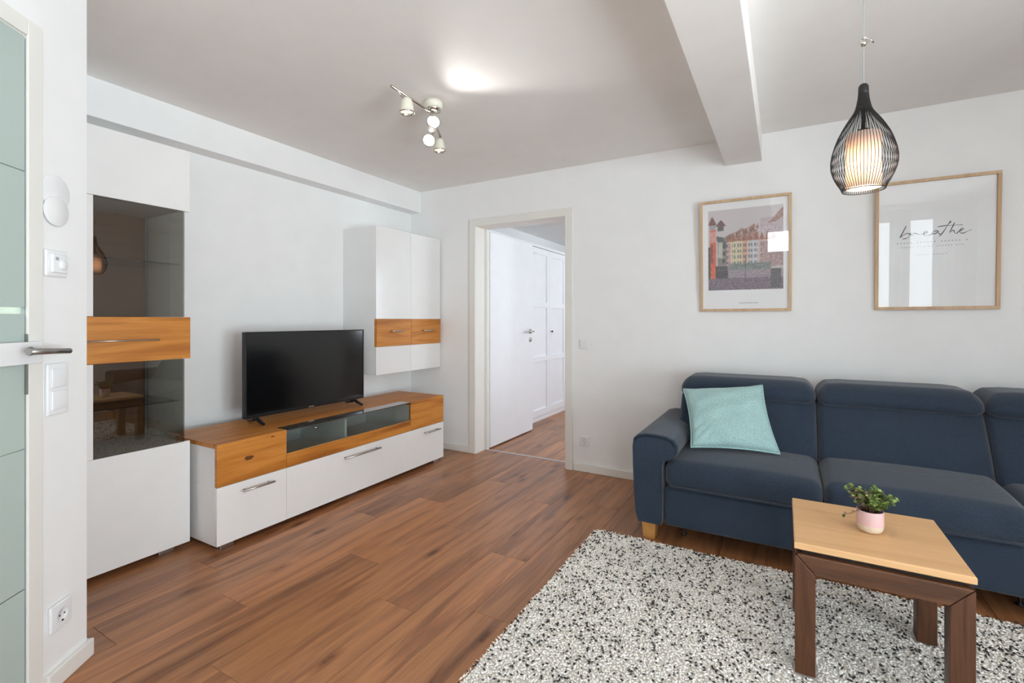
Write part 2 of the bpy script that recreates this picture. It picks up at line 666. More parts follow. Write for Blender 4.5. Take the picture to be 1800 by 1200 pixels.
# ------------------------------------------------------------------ bedroom door (door_1)
d1 = bpy.data.objects.new('door_bedroom', None)
COL.objects.link(d1)
d1['kind'] = 'structure'
ORG[d1.name] = Vector((0, 0, 0))
mb = MB()
for x0, x1 in ((.697, .762), (1.625, 1.690)):
    mb.box((x0, -.018, 0), (x1, -.0005, 2.0845), .004)
mb.box((.762, -.018, 2.019), (1.625, -.0005, 2.0845), .004)
mb.build('casing', 'trim', d1)
mb = MB()
mb.box((.7405, -.0004, 0), (.762, .175, 2.04), .001).box((1.625, -.0004, 0), (1.6465, .175, 2.04), .001)
mb.box((.762, -.0004, 2.019), (1.625, .175, 2.04), .001)
mb.box((.7405, .1455, 0), (.785, .185, 2.055), .003).box((1.602, .1455, 0), (1.6465, .185, 2.055), .003)
mb.build('jamb', 'trim', d1)
leaf = MB().box((.752, .192, .012), (.791, 1.048, 2.0), .002).build('leaf', 'bedwhite', d1)
mb = MB()
mb.lathe([(0, 0), (.024, 0), (.024, .006), (.0, .006)], (.7915, .988, 1.069), 20, axis='x')
mb.tube([(.795, .988, 1.069), (.835, .988, 1.069), (.842, .98, 1.069), (.842, .86, 1.069)], .008, 10)
mb.lathe([(0, 0), (.024, 0), (.024, .006), (.0, .006)], (.7915, .988, .98), 20, axis='x')
mb.build('door_handle', 'steel', leaf)

# ------------------------------------------------------------------ wardrobe in the bedroom
wr = thing('wardrobe', 'tall white panelled wardrobe standing behind the open bedroom door', 'wardrobe', (.36, 1.7, 0))
mb = MB()
mb.box((.03, .263, .0), (.632, 3.763, .062), .002)
mb.box((.03, .263, .062), (.632, 3.763, 2.035), .002)
mb.box((.02, .255, 2.036), (.665, 3.771, 2.066), .002)
mb.build('body', 'bedwhite', wr)
for i in range(7):
    y0 = .263 + .5 * i + .0015
    y1 = y0 + .497
    dm = MB()
    st = .068
    fx0, fx1 = .6335, .656
    z0, z1 = .066, 2.03
    dm.box((fx0, y0, z0), (fx1, y0 + st, z1), .0015).box((fx0, y1 - st, z0), (fx1, y1, z1), .0015)
    for za, zb in ((z0, z0 + .075), (.70, .765), (1.335, 1.40), (z1 - .07, z1)):
        dm.box((fx0, y0 + st, za), (fx1, y1 - st, zb), .0015)
    dm.box((fx0 + .0005, y0 + st - .004, z0 + .03), (fx0 + .005, y1 - st + .004, z1 - .03), 0)
    dr = dm.build('door', 'bedwhite', wr)
    ky = y0 + .034 if i % 2 else y1 - .034
    if i in (1, 3, 5):
        MB().lathe([(.005, 0), (.005, .014), (.012, .018), (.012, .026), (.0, .028)], (.6565, ky, 1.05), 14, axis='x').build('knob', 'black', dr)

# ------------------------------------------------------------------ glazed door in the oblique wall (door_2)
d2 = oblique('door_glazed')
mb = MB()
mb.box((.192, .0005, 0), (.246, .010, 2.100), .003).box((1.082, .0005, 0), (1.141, .010, 2.100), .003)
mb.box((.246, .0005, 2.050), (1.082, .010, 2.100), .003)
mb.build('casing', 'trim', d2)
mb = MB()
mb.box((.2225, -.118, 0), (.240, .0003, 2.058), .001).box((1.082, -.118, 0), (1.0995, .0003, 2.058), .001).box((.24, -.118, 2.04), (1.082, .0003, 2.058), .001)
mb.build('jamb', 'trim', d2)


def frosted():
    m, nt, b = new_mat('frosted_glass')
    v = mapped(nt, (1, 1, 1), False)
    n = noise(nt, v, 300, 3)
    b.inputs['Base Color'].default_value = (.58, .67, .63, 1)
    b.inputs['Roughness'].default_value = .55
    b.inputs['Transmission Weight'].default_value = .25
    b.inputs['IOR'].default_value = 1.2
    bump(nt, b, n, .1, .0005)
    return m


M['frost'] = frosted()
M['clearband'] = pane('clear_band_glass', (.80, .88, .86), .02, 1.5, 1.5)
lf = MB()
# frosted fields separated by slim clear bands, each field its own pane
levels = [.012, .372, .396, .792, .816, 1.212, 1.236, 1.632, 1.656, 2.048]
leaf2 = MB().box((.2475, -.0115, .012), (1.08, -.0105, 2.048), 0).build('leaf', 'clearband', d2)
for a, b in ((.014, .376), (.380, .799), (.803, 1.208), (1.228, 1.636), (1.640, 2.046)):
    MB().box((.2480, -.0100, a), (1.079, .002, b), .001).build('frosted_pane', 'frost', leaf2)
for a in (0, 1):
    mb = MB()
mb = MB()
mb.box((.2405, -.012, .012), (.2468, -.0005, 2.048), .0005)
mb.build('edge_seal', 'seal', leaf2)
# lock case and bar handle
lk = MB()
lk.box((.216, .0108, 1.058), (.44, .026, 1.124), .002)
lc = lk.build('lock_case', 'white_matt', d2)
mb = MB()
mb.lathe([(.0, 0), (.013, 0), (.013, .004), (.0085, .004), (.0085, .0425)], (.262, .0265, 1.0965), 18, axis='y')
mb.tube([(.318, .068, 1.0985), (.17, .068, 1.0915)], [.0098, .0085], 18)
mb.build('door_handle', 'nickel', lc)
mb = MB().box((.2462, .0003, .965), (.2478, .0105, 1.1475), .0005)
mb.build('strike_plate', 'nickel', d2)
# hall behind: closed space with an added lamp to brighten the glazed door
area('hall_fill', (.85, -4.35, 2.36), (0, 0, 0), .6, .6, 45, (.95, 1, .97))

# ------------------------------------------------------------------ windows behind the camera
def window(name, lo, hi, axis, n):
    """frame + sashes filling an opening; axis: wall normal axis"""
    w = bpy.data.objects.new(name, None)
    COL.objects.link(w)
    w['kind'] = 'structure'
    ORG[w.name] = Vector((0, 0, 0))
    a = 1 - axis
    mid = (lo[axis] + hi[axis]) / 2
    f = MB()

    def bx(m_, u0, u1, z0, z1, t=.03):
        l, h_ = [0, 0, z0], [0, 0, z1]
        l[a], h_[a] = u0, u1
        l[axis], h_[axis] = mid - t, mid + t
        m_.box(l, h_, .003)
    u0, u1, z0, z1 = lo[a], hi[a], lo[2], hi[2]
    bx(f, u0, u1, z0, z0 + .06)
    bx(f, u0, u1, z1 - .06, z1)
    bx(f, u0, u0 + .06, z0 + .06, z1 - .06)
    bx(f, u1 - .06, u1, z0 + .06, z1 - .06)
    f.build('window_frame', 'plastic', w)
    wd = (u1 - u0 - .12) / n
    for i in range(n):
        s_ = MB()
        p0 = u0 + .06 + wd * i + .002
        p1 = p0 + wd - .004
        za, zb = z0 + .062, z1 - .062
        bx(s_, p0, p1, za, za + .06, .022)
        bx(s_, p0, p1, zb - .06, zb, .022)
        bx(s_, p0, p0 + .06, za + .06, zb - .06, .022)
        bx(s_, p1 - .06, p1, za + .06, zb - .06, .022)
        sash = s_.build('sash', 'plastic', w)
        g = MB()
        bx(g, p0 + .058, p1 - .058, za + .058, zb - .058, .002)
        g.build('pane', 'glass', sash)


window('window_transom', (2.80, -5.35, 1.74), (3.60, -5.2, 2.30), 1, 1)
window('window_balcony', (4.00, -5.35, .10), (5.30, -5.2, 2.30), 1, 2)
window('window_side_added', (5.4, -4.3, .12), (5.55, -2.3, 2.2), 0, 2)  # made-up window in the unseen right wall, for the added side light
window('window_bedroom', (3.6, .8, .85), (3.75, 2.6, 2.2), 0, 2)


def curtain_mat():
    m, nt, b = new_mat('sheer_curtain')
    b.inputs['Base Color'].default_value = (.80, .80, .79, 1)
    b.inputs['Roughness'].default_value = .9
    nt.nodes.remove(nt.nodes['Principled BSDF'])
    d = N(nt, 'ShaderNodeBsdfDiffuse')
    d.inputs[0].default_value = (.78, .78, .77, 1)
    t = N(nt, 'ShaderNodeBsdfTranslucent')
    t.inputs[0].default_value = (.75, .75, .74, 1)
    mx = N(nt, 'ShaderNodeMixShader')
    mx.inputs[0].default_value = .5
    nt.links.new(d.outputs[0], mx.inputs[1])
    nt.links.new(t.outputs[0], mx.inputs[2])
    nt.links.new(mx.outputs[0], nt.nodes['Material Output'].inputs[0])
    return m


M['curtain'] = curtain_mat()
for j, (cx0, cx1, lab) in enumerate(((3.86, 4.06, 'pale grey curtain gathered at the transom side of the balcony window'), (4.45, 4.68, 'pale grey curtain gathered mid-way across the balcony window'), (4.92, 5.32, 'wide pale grey curtain drawn over the corner end of the balcony window'))):
    mb = MB()
    nn = 60
    vs, fs = [], []
    for i in range(nn + 1):
        u = i / nn
        for z, amp, wid in ((2.33, .8, 1), (1.6, 1, 1), (.9, 1.1, .96), (.03, 1.25, 1.1)):
            x = (cx0 + cx1) / 2 + (u - .5) * (cx1 - cx0) * wid
            y = -5.09 + .028 * amp * math.sin(u * PI * 2 * (cx1 - cx0) / .085)
            vs.append((x, y, z))
    for i in range(nn):
        for q in range(3):
            fs.append((i * 4 + q, i * 4 + 4 + q, i * 4 + 5 + q, i * 4 + 1 + q))
    mb.add(vs, fs, 0, True)
    c = mb.build('curtain', 'curtain', None, org=((cx0 + cx1) / 2, -5.09, 0))
    sol = c.modifiers.new('s', 'SOLIDIFY')
    sol.thickness = .002
    tag(c, lab, 'curtain', 'curtains at the balcony window')
cr = MB().tube([(3.8, -5.09, 2.345), (5.36, -5.09, 2.345)], .012, 12)
for x in (3.84, 4.6, 5.33):
    cr.box((x - .008, -5.1995, 2.338), (x + .008, -5.10, 2.352), .001)
tag(cr.build('curtain_rail', 'plastic', None, org=(4.58, -5.09, 2.345)), 'white curtain rail above the balcony window', 'curtain rail')


# ------------------------------------------------------------------ handles for the wall unit
def bar_handle(parent, x, y0, y1, z, mat='steel', r=.0055, post=.03, over=.022):
    mb = MB()
    mb.tube([(x + post, y0, z), (x + post, y1, z)], r, 10)
    for y in (y0 + over, y1 - over):
        mb.tube([(x + .0005, y, z), (x + post, y, z)], r * .8, 8)
    return mb.build('handle', mat, parent)


# ------------------------------------------------------------------ TV bench
TB = thing('tv_bench', 'long low white media bench with honey oak top under the television', 'bench', (.38, -1.236, 0))
BX0, BX1 = .13, .633
BY0, BY1, BJ1, BJ2 = -2.168, -.304, -1.775, -.712
ZT = .5525
mb = MB()
mb.box((BX0, BY0 + .001, .03), (BX1 - .021, BY1 - .001, .330), .001)          # lower carcass
mb.box((BX0, BY0 + .001, .330), (BX1 - .021, BJ1 - .0, ZT - .023), .001)
mb.box((BX0, BJ2, .330), (BX1 - .021, BY1 - .001, ZT - .023), .001)
mb.build('body', 'white_matt', TB)
# niche: back, floor, divider
mb = MB()
mb.box((BX0, BJ1 + .001, .3305), (BX0 + .02, BJ2 - .001, ZT - .0225), 0)
mb.box((BX0 + .02, BJ1 + .001, .3305), (BX1 - .024, BJ2 - .001, .350), 0)
mb.box((BX0 + .02, -1.327, .350), (BX1 - .03, -1.309, ZT - .024), .0005)
mb.build('compartment', 'white_matt', TB)
# oak top: full plate, set back over the glazed niche
mb = MB()
mb.prism([(BX0, BY0), (BX1, BY0), (BX1, BJ1), (.530, BJ1), (.530, BJ2), (BX1, BJ2), (BX1, BY1), (BX0, BY1)], ZT - .022, ZT, 2)
mb.build('top', 'oak_y', TB)
ff = MB().box((BX1 - .020, BY0, .3325), (BX1, BJ1 - .001, ZT - .0225), .0012)
ff.build('front_panel', M['oak_y'], TB)
MB().box((BX1 - .020, BJ2 + .001, .3325), (BX1, BY1, ZT - .0225), .0012).build('front_panel', 'oak_y', TB)
MB().box((BX1 - .020, BJ1 + .001, .3325), (BX1, BJ2 - .001, .411), .0012).build('front_rail', 'oak_y', TB)
MB().box((BX1 - .019, BJ1 + .002, .4112), (BX1 - .001, BJ2 - .002, .4135), .0003).build('edge_band', 'oak_edge', TB)
# dark knot on the left oak front


def knot_mat():
    m, nt, b = new_mat('oak_knot')
    v = mapped(nt, (1, 28, 60), False)
    n = noise(nt, v, 2.2, 4, .6, 1.5)
    nt.links.new(ramp(nt, n, [(.35, s2l((70, 38, 16))), (.55, s2l((120, 70, 30))), (.75, s2l((158, 98, 44)))]), b.inputs['Base Color'])
    b.inputs['Roughness'].default_value = .5
    return m


M['knot'] = knot_mat()
for (cy, cz, ry, rz, xo) in ((-2.0, .4470, .026, .0115, .0003), (-1.862, .532, .012, .0045, .0003)):
    pts = []
    for k in range(22):
        a = 2 * PI * k / 22
        j = 1 + .10 * math.sin(3 * a + cy * 9) + .07 * math.sin(5 * a)
        pts.append((cy + ry * math.cos(a) * j, cz + rz * math.sin(a) * j))
    MB().prism(pts, BX1 - .002, BX1 + xo, 0).build('knot', 'knot', TB)['label'] = 'dark brown knot in the oak front'
# glass: front flap and top strip
MB().box((BX1 - .008, BJ1 + .004, .416), (BX1 - .003, BJ2 - .004, ZT - .006), .0005).build('glass_flap', 'smoke_light', TB)
MB().box((.5315, BJ1 + .002, ZT - .0055), (BX1 - .002, BJ2 - .002, ZT - .0005), .0005).build('glass_cover', 'smoke', TB)
MB().tube([(BX1 - .012, -1.58, ZT - .030), (BX1 - .012, -1.545, ZT - .030)], .006, 10).build('latch', 'steel', TB)
# drawer fronts
for (a, b, h0, h1) in ((BY0, BJ1 - .001, -2.05, -1.868), (BJ1 + .001, BJ2 - .001, -1.372, -1.055), (BJ2 + .001, BY1, -.572, -.378)):
    dr = MB().box((BX1 - .020, a, .032), (BX1, b, .3305), .0015).build('drawer', 'white', TB)
    bar_handle(dr, BX1, h0, h1, .286)
for (fy, fx) in ((BY0 + .03, BX1 - .075), (BY0 + .03, BX0 + .04), (BY1 - .10, BX1 - .075), (BY1 - .10, BX0 + .04), (-1.27, BX1 - .10)):
    MB().box((fx, fy, 0), (fx + .05, fy + .07, .0295), .002).build('foot', 'steel', TB)

# ------------------------------------------------------------------ television
TV = thing('television', 'black flat television on two splayed feet on the oak bench', 'television', (.32, -1.378, ZT))
TX = .325
mb = MB()
mb.box((TX - .022, -1.843, .593), (TX + .012, -.915, 1.117), .004)
mb.box((TX - .06, -1.70, .64), (TX - .022, -1.06, .92), .008)
mb.build('body', 'black', TV)
MB().box((TX + .0123, -1.834, .612), (TX + .0135, -.924, 1.109), 0).build('screen', 'screen', TV)
mb = MB()
bz = .0006
for lo, hi in (((-1.843, 1.109), (-.915, 1.117)), ((-1.843, .593), (-.915, .612)), ((-1.843, .612), (-1.834, 1.109)), ((-.924, .612), (-.915, 1.109))):
    mb.box((TX + .0123, lo[0], lo[1]), (TX + .016, hi[0], hi[1]), .0008)
mb.build('bezel', 'black', TV)
MB().box((TX + .0161, -1.405, .598), (TX + .0168, -1.362, .605), .0002).build('badge', 'steel', TV)['label'] = 'small silver maker badge'
for y in (-1.765, -.993):
    s_ = 1
    mb = MB()
    mb.tube([(TX, y, .592), (TX + .02, y, .578), (TX + .095, y - .012, ZT + .0085)], [.012, .012, .008], 8)
    mb.tube([(TX, y, .592), (TX - .02, y, .578), (TX - .105, y + .012, ZT + .0085)], [.012, .012, .008], 8)
    mb.build('foot', 'black', TV)

# ------------------------------------------------------------------ wall cabinet
WC = thing('wall_cabinet', 'white two-door wall cabinet with an oak band hung above the bench', 'cabinet', (.18, -.42, .755))
CX = .372
mb = MB()
mb.box((.001, -.818, .757), (CX - .021, -.018, 1.932), .0015)
mb.build('body', 'white_matt', WC)
for (a, b, h0, h1) in ((-.818, -.4195, -.672, -.545), (-.4165, -.018, -.285, -.15)):
    dr = MB()
    dr.box((CX - .020, a, .757), (CX, b, .978), .0015).box((CX - .020, a, 1.1985), (CX, b, 1.932), .0015)
    dr = dr.build('door', 'white', WC)
    MB().box((CX - .020, a, .9785), (CX + .006, b, 1.198), .0015).build('oak_band', 'oak_y', dr)
    bar_handle(dr, CX + .006, h0, h1, 1.098, post=.028, over=.012)

# ------------------------------------------------------------------ tall glass cabinet
GC = thing('display_cabinet', 'tall white display cabinet with smoked glass and an oak drawer band', 'cabinet', (.24, -2.5, 0))
X1 = .436
CY0, CYg0, CYg1, CY1 = -2.80, -2.601, -2.222, -2.197
mb = MB()
mb.box((.02, CY0, .03), (X1 - .021, CYg1, .555), .001)                 # lower box
mb.box((.02, CY0, .990), (X1 - .021, CYg1, 1.200), .001)               # middle box
mb.box((.02, CY0, 1.757), (X1 - .021, CYg1, 2.068), .001)              # top box
mb.box((.02, CY0, .555), (X1 - .021, CY0 + .018, 1.757), .001)
mb.build('body', 'white_matt', GC)
mb = MB()
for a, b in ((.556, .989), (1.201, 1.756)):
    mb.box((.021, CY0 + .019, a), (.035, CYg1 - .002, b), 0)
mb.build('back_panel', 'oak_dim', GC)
mb = MB()
for a, b in ((.556, .989), (1.201, 1.756)):
    mb.box((.036, CYg1 - .016, a), (.052, CYg1 - .001, b), .001)
mb.build('post', 'seal', GC)
for a, b in ((.556, .989), (1.201, 1.756)):
    MB().box((.053, CYg1 - .008, a), (X1 - .010, CYg1 - .003, b), 0).build('side_glass', 'smoke_light', GC)
    MB().box((.053, CY0 + .02, (a + b) / 2 - .003), (X1 - .03, CYg1 - .012, (a + b) / 2 + .003), .0005).build('glass_shelf', 'shelfglass', GC)
# door: one long leaf, white stile + glass fields
dl = MB().box((X1 - .020, CY0, .5595), (X1, CYg0, .9885), .001).box((X1 - .020, CY0, 1.2065), (X1, CYg0, 1.7535), .001)
dl.box((X1 - .020, CY0, .032), (X1, CY1, .5585), .0015)
dr = dl.build('door', 'white', GC)
MB().box((X1 - .008, CYg0 + .0005, .5595), (X1 - .003, CYg1, .9885), .0005).build('glass_panel', 'smoke', dr)
MB().box((X1 - .008, CYg0 + .0005, 1.2065), (X1 - .003, CYg1, 1.7535), .0005).build('glass_panel', 'smoke', dr)
MB().box((X1 - .020, CY0, 1.7555), (X1, CY1, 2.070), .0015).build('top_panel', 'white', GC)
bd = MB().box((X1 - .020, CY0, .9905), (X1 + .004, CY1, 1.2045), .0015).build('oak_band', 'oak_y', GC)
bar_handle(bd, X1 + .004, -2.66, -2.347, 1.093, r=.0035, post=.02)
for (fy, fx) in ((CY1 - .13, X1 - .08), (CY1 - .13, .06), (CY0 + .05, X1 - .08), (CY0 + .05, .06)):
    MB().box((fx, fy, 0), (fx + .05, fy + .07, .0295), .002).build('foot', 'steel', GC)

# ------------------------------------------------------------------ sofa
SF = thing('sofa', 'large navy blue fabric sofa with padded headrests against the back wall', 'sofa', (3.6, -.5, 0))
SY0 = -.935
# left arm: profile swept front to back


def arm(xo, sgn, name='armrest'):
    """profile (x from outer edge inwards, z); inverted-L with a padded top"""
    prof = [(.030, .095), (.018, .14), (.008, .25), (.002, .40), (.0, .50), (.006, .545), (.028, .567), (.07, .578), (.13, .578),
            (.185, .572), (.222, .556), (.240, .528), (.240, .492), (.224, .462), (.196, .447), (.168, .436), (.158, .41), (.160, .30), (.160, .20), (.158, .12), (.152, .095)]
    cx, cz = .10, .34
    ys = [(-.935, .90), (-.9405, .955), (-.936, .985), (-.922, 1.0), (-.7, 1), (-.4, 1), (-.15, 1), (-.088, 1), (-.078, .97)]
    vs, fs = [], []
    n = len(prof)
    # densify
    P = []
    for i in range(n):
        a, b = prof[i], prof[(i + 1) % n]
        P.append(a)
        if i != n - 1:
            P.append(((a[0] + b[0]) / 2, (a[1] + b[1]) / 2))
    n = len(P)
    for (y, s) in ys:
        for (px, pz) in P:
            q = (px - cx) * s + cx if s < 1 else px
            z = (pz - cz) * (1 - (1 - s) * .35) + cz if s < 1 else pz
            vs.append((xo + sgn * q, y, z))
    for i in range(len(ys) - 1):
        for k in range(n):
            k2 = (k + 1) % n
            f = (i * n + k, (i + 1) * n + k, (i + 1) * n + k2, i * n + k2)
            fs.append(f if sgn > 0 else f[::-1])
    f0 = tuple(range(n))
    f1 = tuple((len(ys) - 1) * n + k for k in range(n))
    fs.append(f0 if sgn > 0 else f0[::-1])
    fs.append(f1[::-1] if sgn > 0 else f1)
    mb = MB().add(vs, fs, 0, True)
    mb.sm[-1] = mb.sm[-2] = False
    o = mb.build(name, 'navy', SF)
    # piping seam along the front of the padded top
    sm = MB()
    pts = [(xo + sgn * q, -.9395, z) for q, z in ((.012, .535), (.035, .555), (.075, .5645), (.13, .565), (.18, .558), (.21, .545), (.226, .522))]
    sm.tube(pts, .0028, 6)
    sm.build('piping', 'navy_dark', o)
    return o


arm(2.420, 1)
arm(4.885, -1)
XS = [2.588, 3.303, 4.0, 4.715]
# base rails
for i in range(3):
    a, b = XS[i] + (.002 if i else 0), XS[i + 1] - .002
    def fb(x, y, z, a=a, b=b):
        return (x, y, z)
    MB().rbox((a, SY0 + .012, .095), (b, SY0 + .11, .296), .018, 3, 4).build('base_front', 'navy', SF)
MB().box((XS[0] + .0, SY0 + .115, .10), (XS[3], -.09, .285), .005).build('base', 'navy_dark', SF)


def seat(i, dz=0):
    a, b = XS[i] + .002, XS[i + 1] - .002
    y0, y1, z0, z1 = SY0 - .008, -.475, .300, .455 + dz

    def fn(x, y, z):
        u = (x - a) / (b - a)
        v = (y - y0) / (y1 - y0)
        w = (z - z0) / (z1 - z0)
        u_ = max(0, min(1, u))
        v_ = max(0, min(1, v))
        cr = (4 * u_ * (1 - u_)) ** .5
        z += w * (.014 * cr - .022 * (1 - v_) ** 2 + .01 * math.sin(v_ * PI) * cr)
        y -= .012 * cr * math.sin(max(0, min(1, w)) * PI) * (1 - v_)
        return (x, y, z)
    o = MB().rbox((a, y0, z0), (b, y1, z1), .05, 6, 14, fn=fn).build('seat', 'navy', SF)
    pp = MB()
    pp.tube([(a + .03, y0 - .000, z0 + .018), (a + .1, y0 - .004, z0 + .016), ((a + b) / 2, y0 - .006, z0 + .015), (b - .1, y0 - .004, z0 + .016), (b - .03, y0 - .000, z0 + .018)], .005, 6)
    pp.build('piping', 'navy', o)
    # top stitching seam
    return o


seat(0)
seat(1, .004)
seat(2, -.012)


def back(i):
    a, b = XS[i] + .002, XS[i + 1] - .002
    if i == 0:
        a -= .012
    z0, z1 = .40, .745

    def fn(x, y, z):
        u = max(0, min(1, (x - a) / (b - a)))
        w = max(0, min(1, (z - z0) / (z1 - z0)))
        cr = (4 * u * (1 - u)) ** .5
        fr = max(0, min(1, (-.14 - y) / .3))
        y += fr * (.19 * w ** 1.2 - .02 * cr * math.sin(w * PI) + (1 - cr) * .018)
        return (x, y, z)
    o = MB().rbox((a, -.565, z0), (b, -.10, z1), .035, 5, 12, fn=fn).build('backrest', 'navy', SF)

    # headrest roll
    h0, h1 = .716, .845

    def fh(x, y, z):
        u = max(0, min(1, (x - a) / (b - a)))
        w = max(0, min(1, (z - h0) / (h1 - h0)))
        e = min(u, 1 - u) * (b - a)
        k = 1 - max(0, 1 - e / .09) ** 2
        # corners dip down
        zz = z - w * (.034 * (1 - k)) - w * .004
        fr = max(0, min(1, (-.1 - y) / .3))
        y += fr * .05 * w - fr * .012 * math.sin(w * PI)
        return (x, y, zz)
    MB().rbox((a + .001, -.425, h0), (b - .001, -.085, h1), .052, 7, 10, fn=fh).build('headrest', 'navy', SF)


for i in range(3):
    back(i)
# feet
def tapered_leg(x, y, top=.0945, s0=.038, s1=.030, dx=0):
    vs = []
    for (z, s, o) in ((0, s1, -dx), (top, s0, 0)):
        vs += [(x + o - s, y - s, z), (x + o + s, y - s, z), (x + o + s, y + s, z), (x + o - s, y + s, z)]
    fs = [(0, 3, 2, 1), (4, 5, 6, 7)] + [(i, (i + 1) % 4, 4 + (i + 1) % 4, 4 + i) for i in range(4)]
    return MB().add(vs, fs).build('leg', 'leg', SF)


tapered_leg(2.503, -.875)
tapered_leg(2.503, -.14)
tapered_leg(4.80, -.875)
tapered_leg(4.80, -.14)
for x in (2.66, 4.0):
    g = MB()
    g.lathe([(.0, .0), (.016, .0), (.016, .006), (.007, .012), (.007, .099)], (x, -.76, 0), 14)
    g.build('glide', 'black', SF)

# ------------------------------------------------------------------ teal cushion leaning in the corner
def cushion():
    C = {'BR': Vector((3.125, -.672, .488)), 'BL': Vector((2.700, -.775, .492)), 'TR': Vector((3.035, -.445, .815)), 'TL': Vector((2.612, -.50, .770))}
    n = 34
    vs, fs = [], []
    nrm = ((C['BR'] - C['BL']).cross(C['TL'] - C['BL'])).normalized()   # faces the room
    if nrm.y > 0:
        nrm = -nrm

    def P(u, v, side):
        # edges pull in between the corners
        cu, cv = u * 2 - 1, v * 2 - 1
        pinch = .070
        uu = cu * (1 - pinch * (1 - cv * cv) * abs(cu) ** 1.5)
        vv = cv * (1 - pinch * (1 - cu * cu) * abs(cv) ** 1.5)
        a, b = (uu + 1) / 2, (vv + 1) / 2
        p = C['BL'] * (1 - a) * (1 - b) + C['BR'] * a * (1 - b) + C['TL'] * (1 - a) * b + C['TR'] * a * b
        t = (max(0, 1 - cu * cu) * max(0, 1 - cv * cv)) ** .42 * .070
        wr = .0035 * math.sin(8 * cu + 5 * cv) + .003 * math.sin(13 * cv - 4 * cu)
        # gathers near the lower left corner
        g = math.exp(-((cu + .75) ** 2 + (cv + .8) ** 2) / .12)
        wr += .010 * g * math.sin(22 * (cu - cv) + 1) + .008 * math.exp(-((cu + .25) ** 2 + (cv + .75) ** 2) / .03)
        edge = min(1, 4 * (1 - max(abs(cu), abs(cv))))
        k = (t + wr * edge) if side > 0 else -t * .55
        return p + nrm * k
    for side in (1, -1):
        o = len(vs)
        for i in range(n + 1):
            for j in range(n + 1):
                vs.append(P(i / n, j / n, side))
        for i in range(n):
            for j in range(n):
                f = (o + i * (n + 1) + j, o + (i + 1) * (n + 1) + j, o + (i + 1) * (n + 1) + j + 1, o + i * (n + 1) + j + 1)
                fs.append(f if side > 0 else f[::-1])
    mb = MB().add(vs, fs, 0, True)
    o = mb.build('throw_pillow', 'teal', None, org=(2.9, -.65, .47))
    import bmesh
    bm = bmesh.new()
    bm.from_mesh(o.data)
    bmesh.ops.remove_doubles(bm, verts=bm.verts, dist=.0006)
    bmesh.ops.recalc_face_normals(bm, faces=bm.faces)
    bm.to_mesh(o.data)
    bm.free()
    tag(o, 'pale teal woven square cushion leaning on the navy sofa', 'cushion')
    # piped edge
    pts = []
    for i in range(n):
        pts.append(P(i / n, 0, 1))
    for j in range(n):
        pts.append(P(1, j / n, 1))
    for i in range(n):
        pts.append(P(1 - i / n, 1, 1))
    for j in range(n):
        pts.append(P(0, 1 - j / n, 1))
    ORG[o.name] = Vector((2.9, -.65, .47))
    MB().tube(pts, .0045, 6, closed=True).build('piping', 'teal', o)


cushion()

# ------------------------------------------------------------------ rug
RX0, RX1, RY0, RY1 = 2.226, 4.55, -3.25, -.972


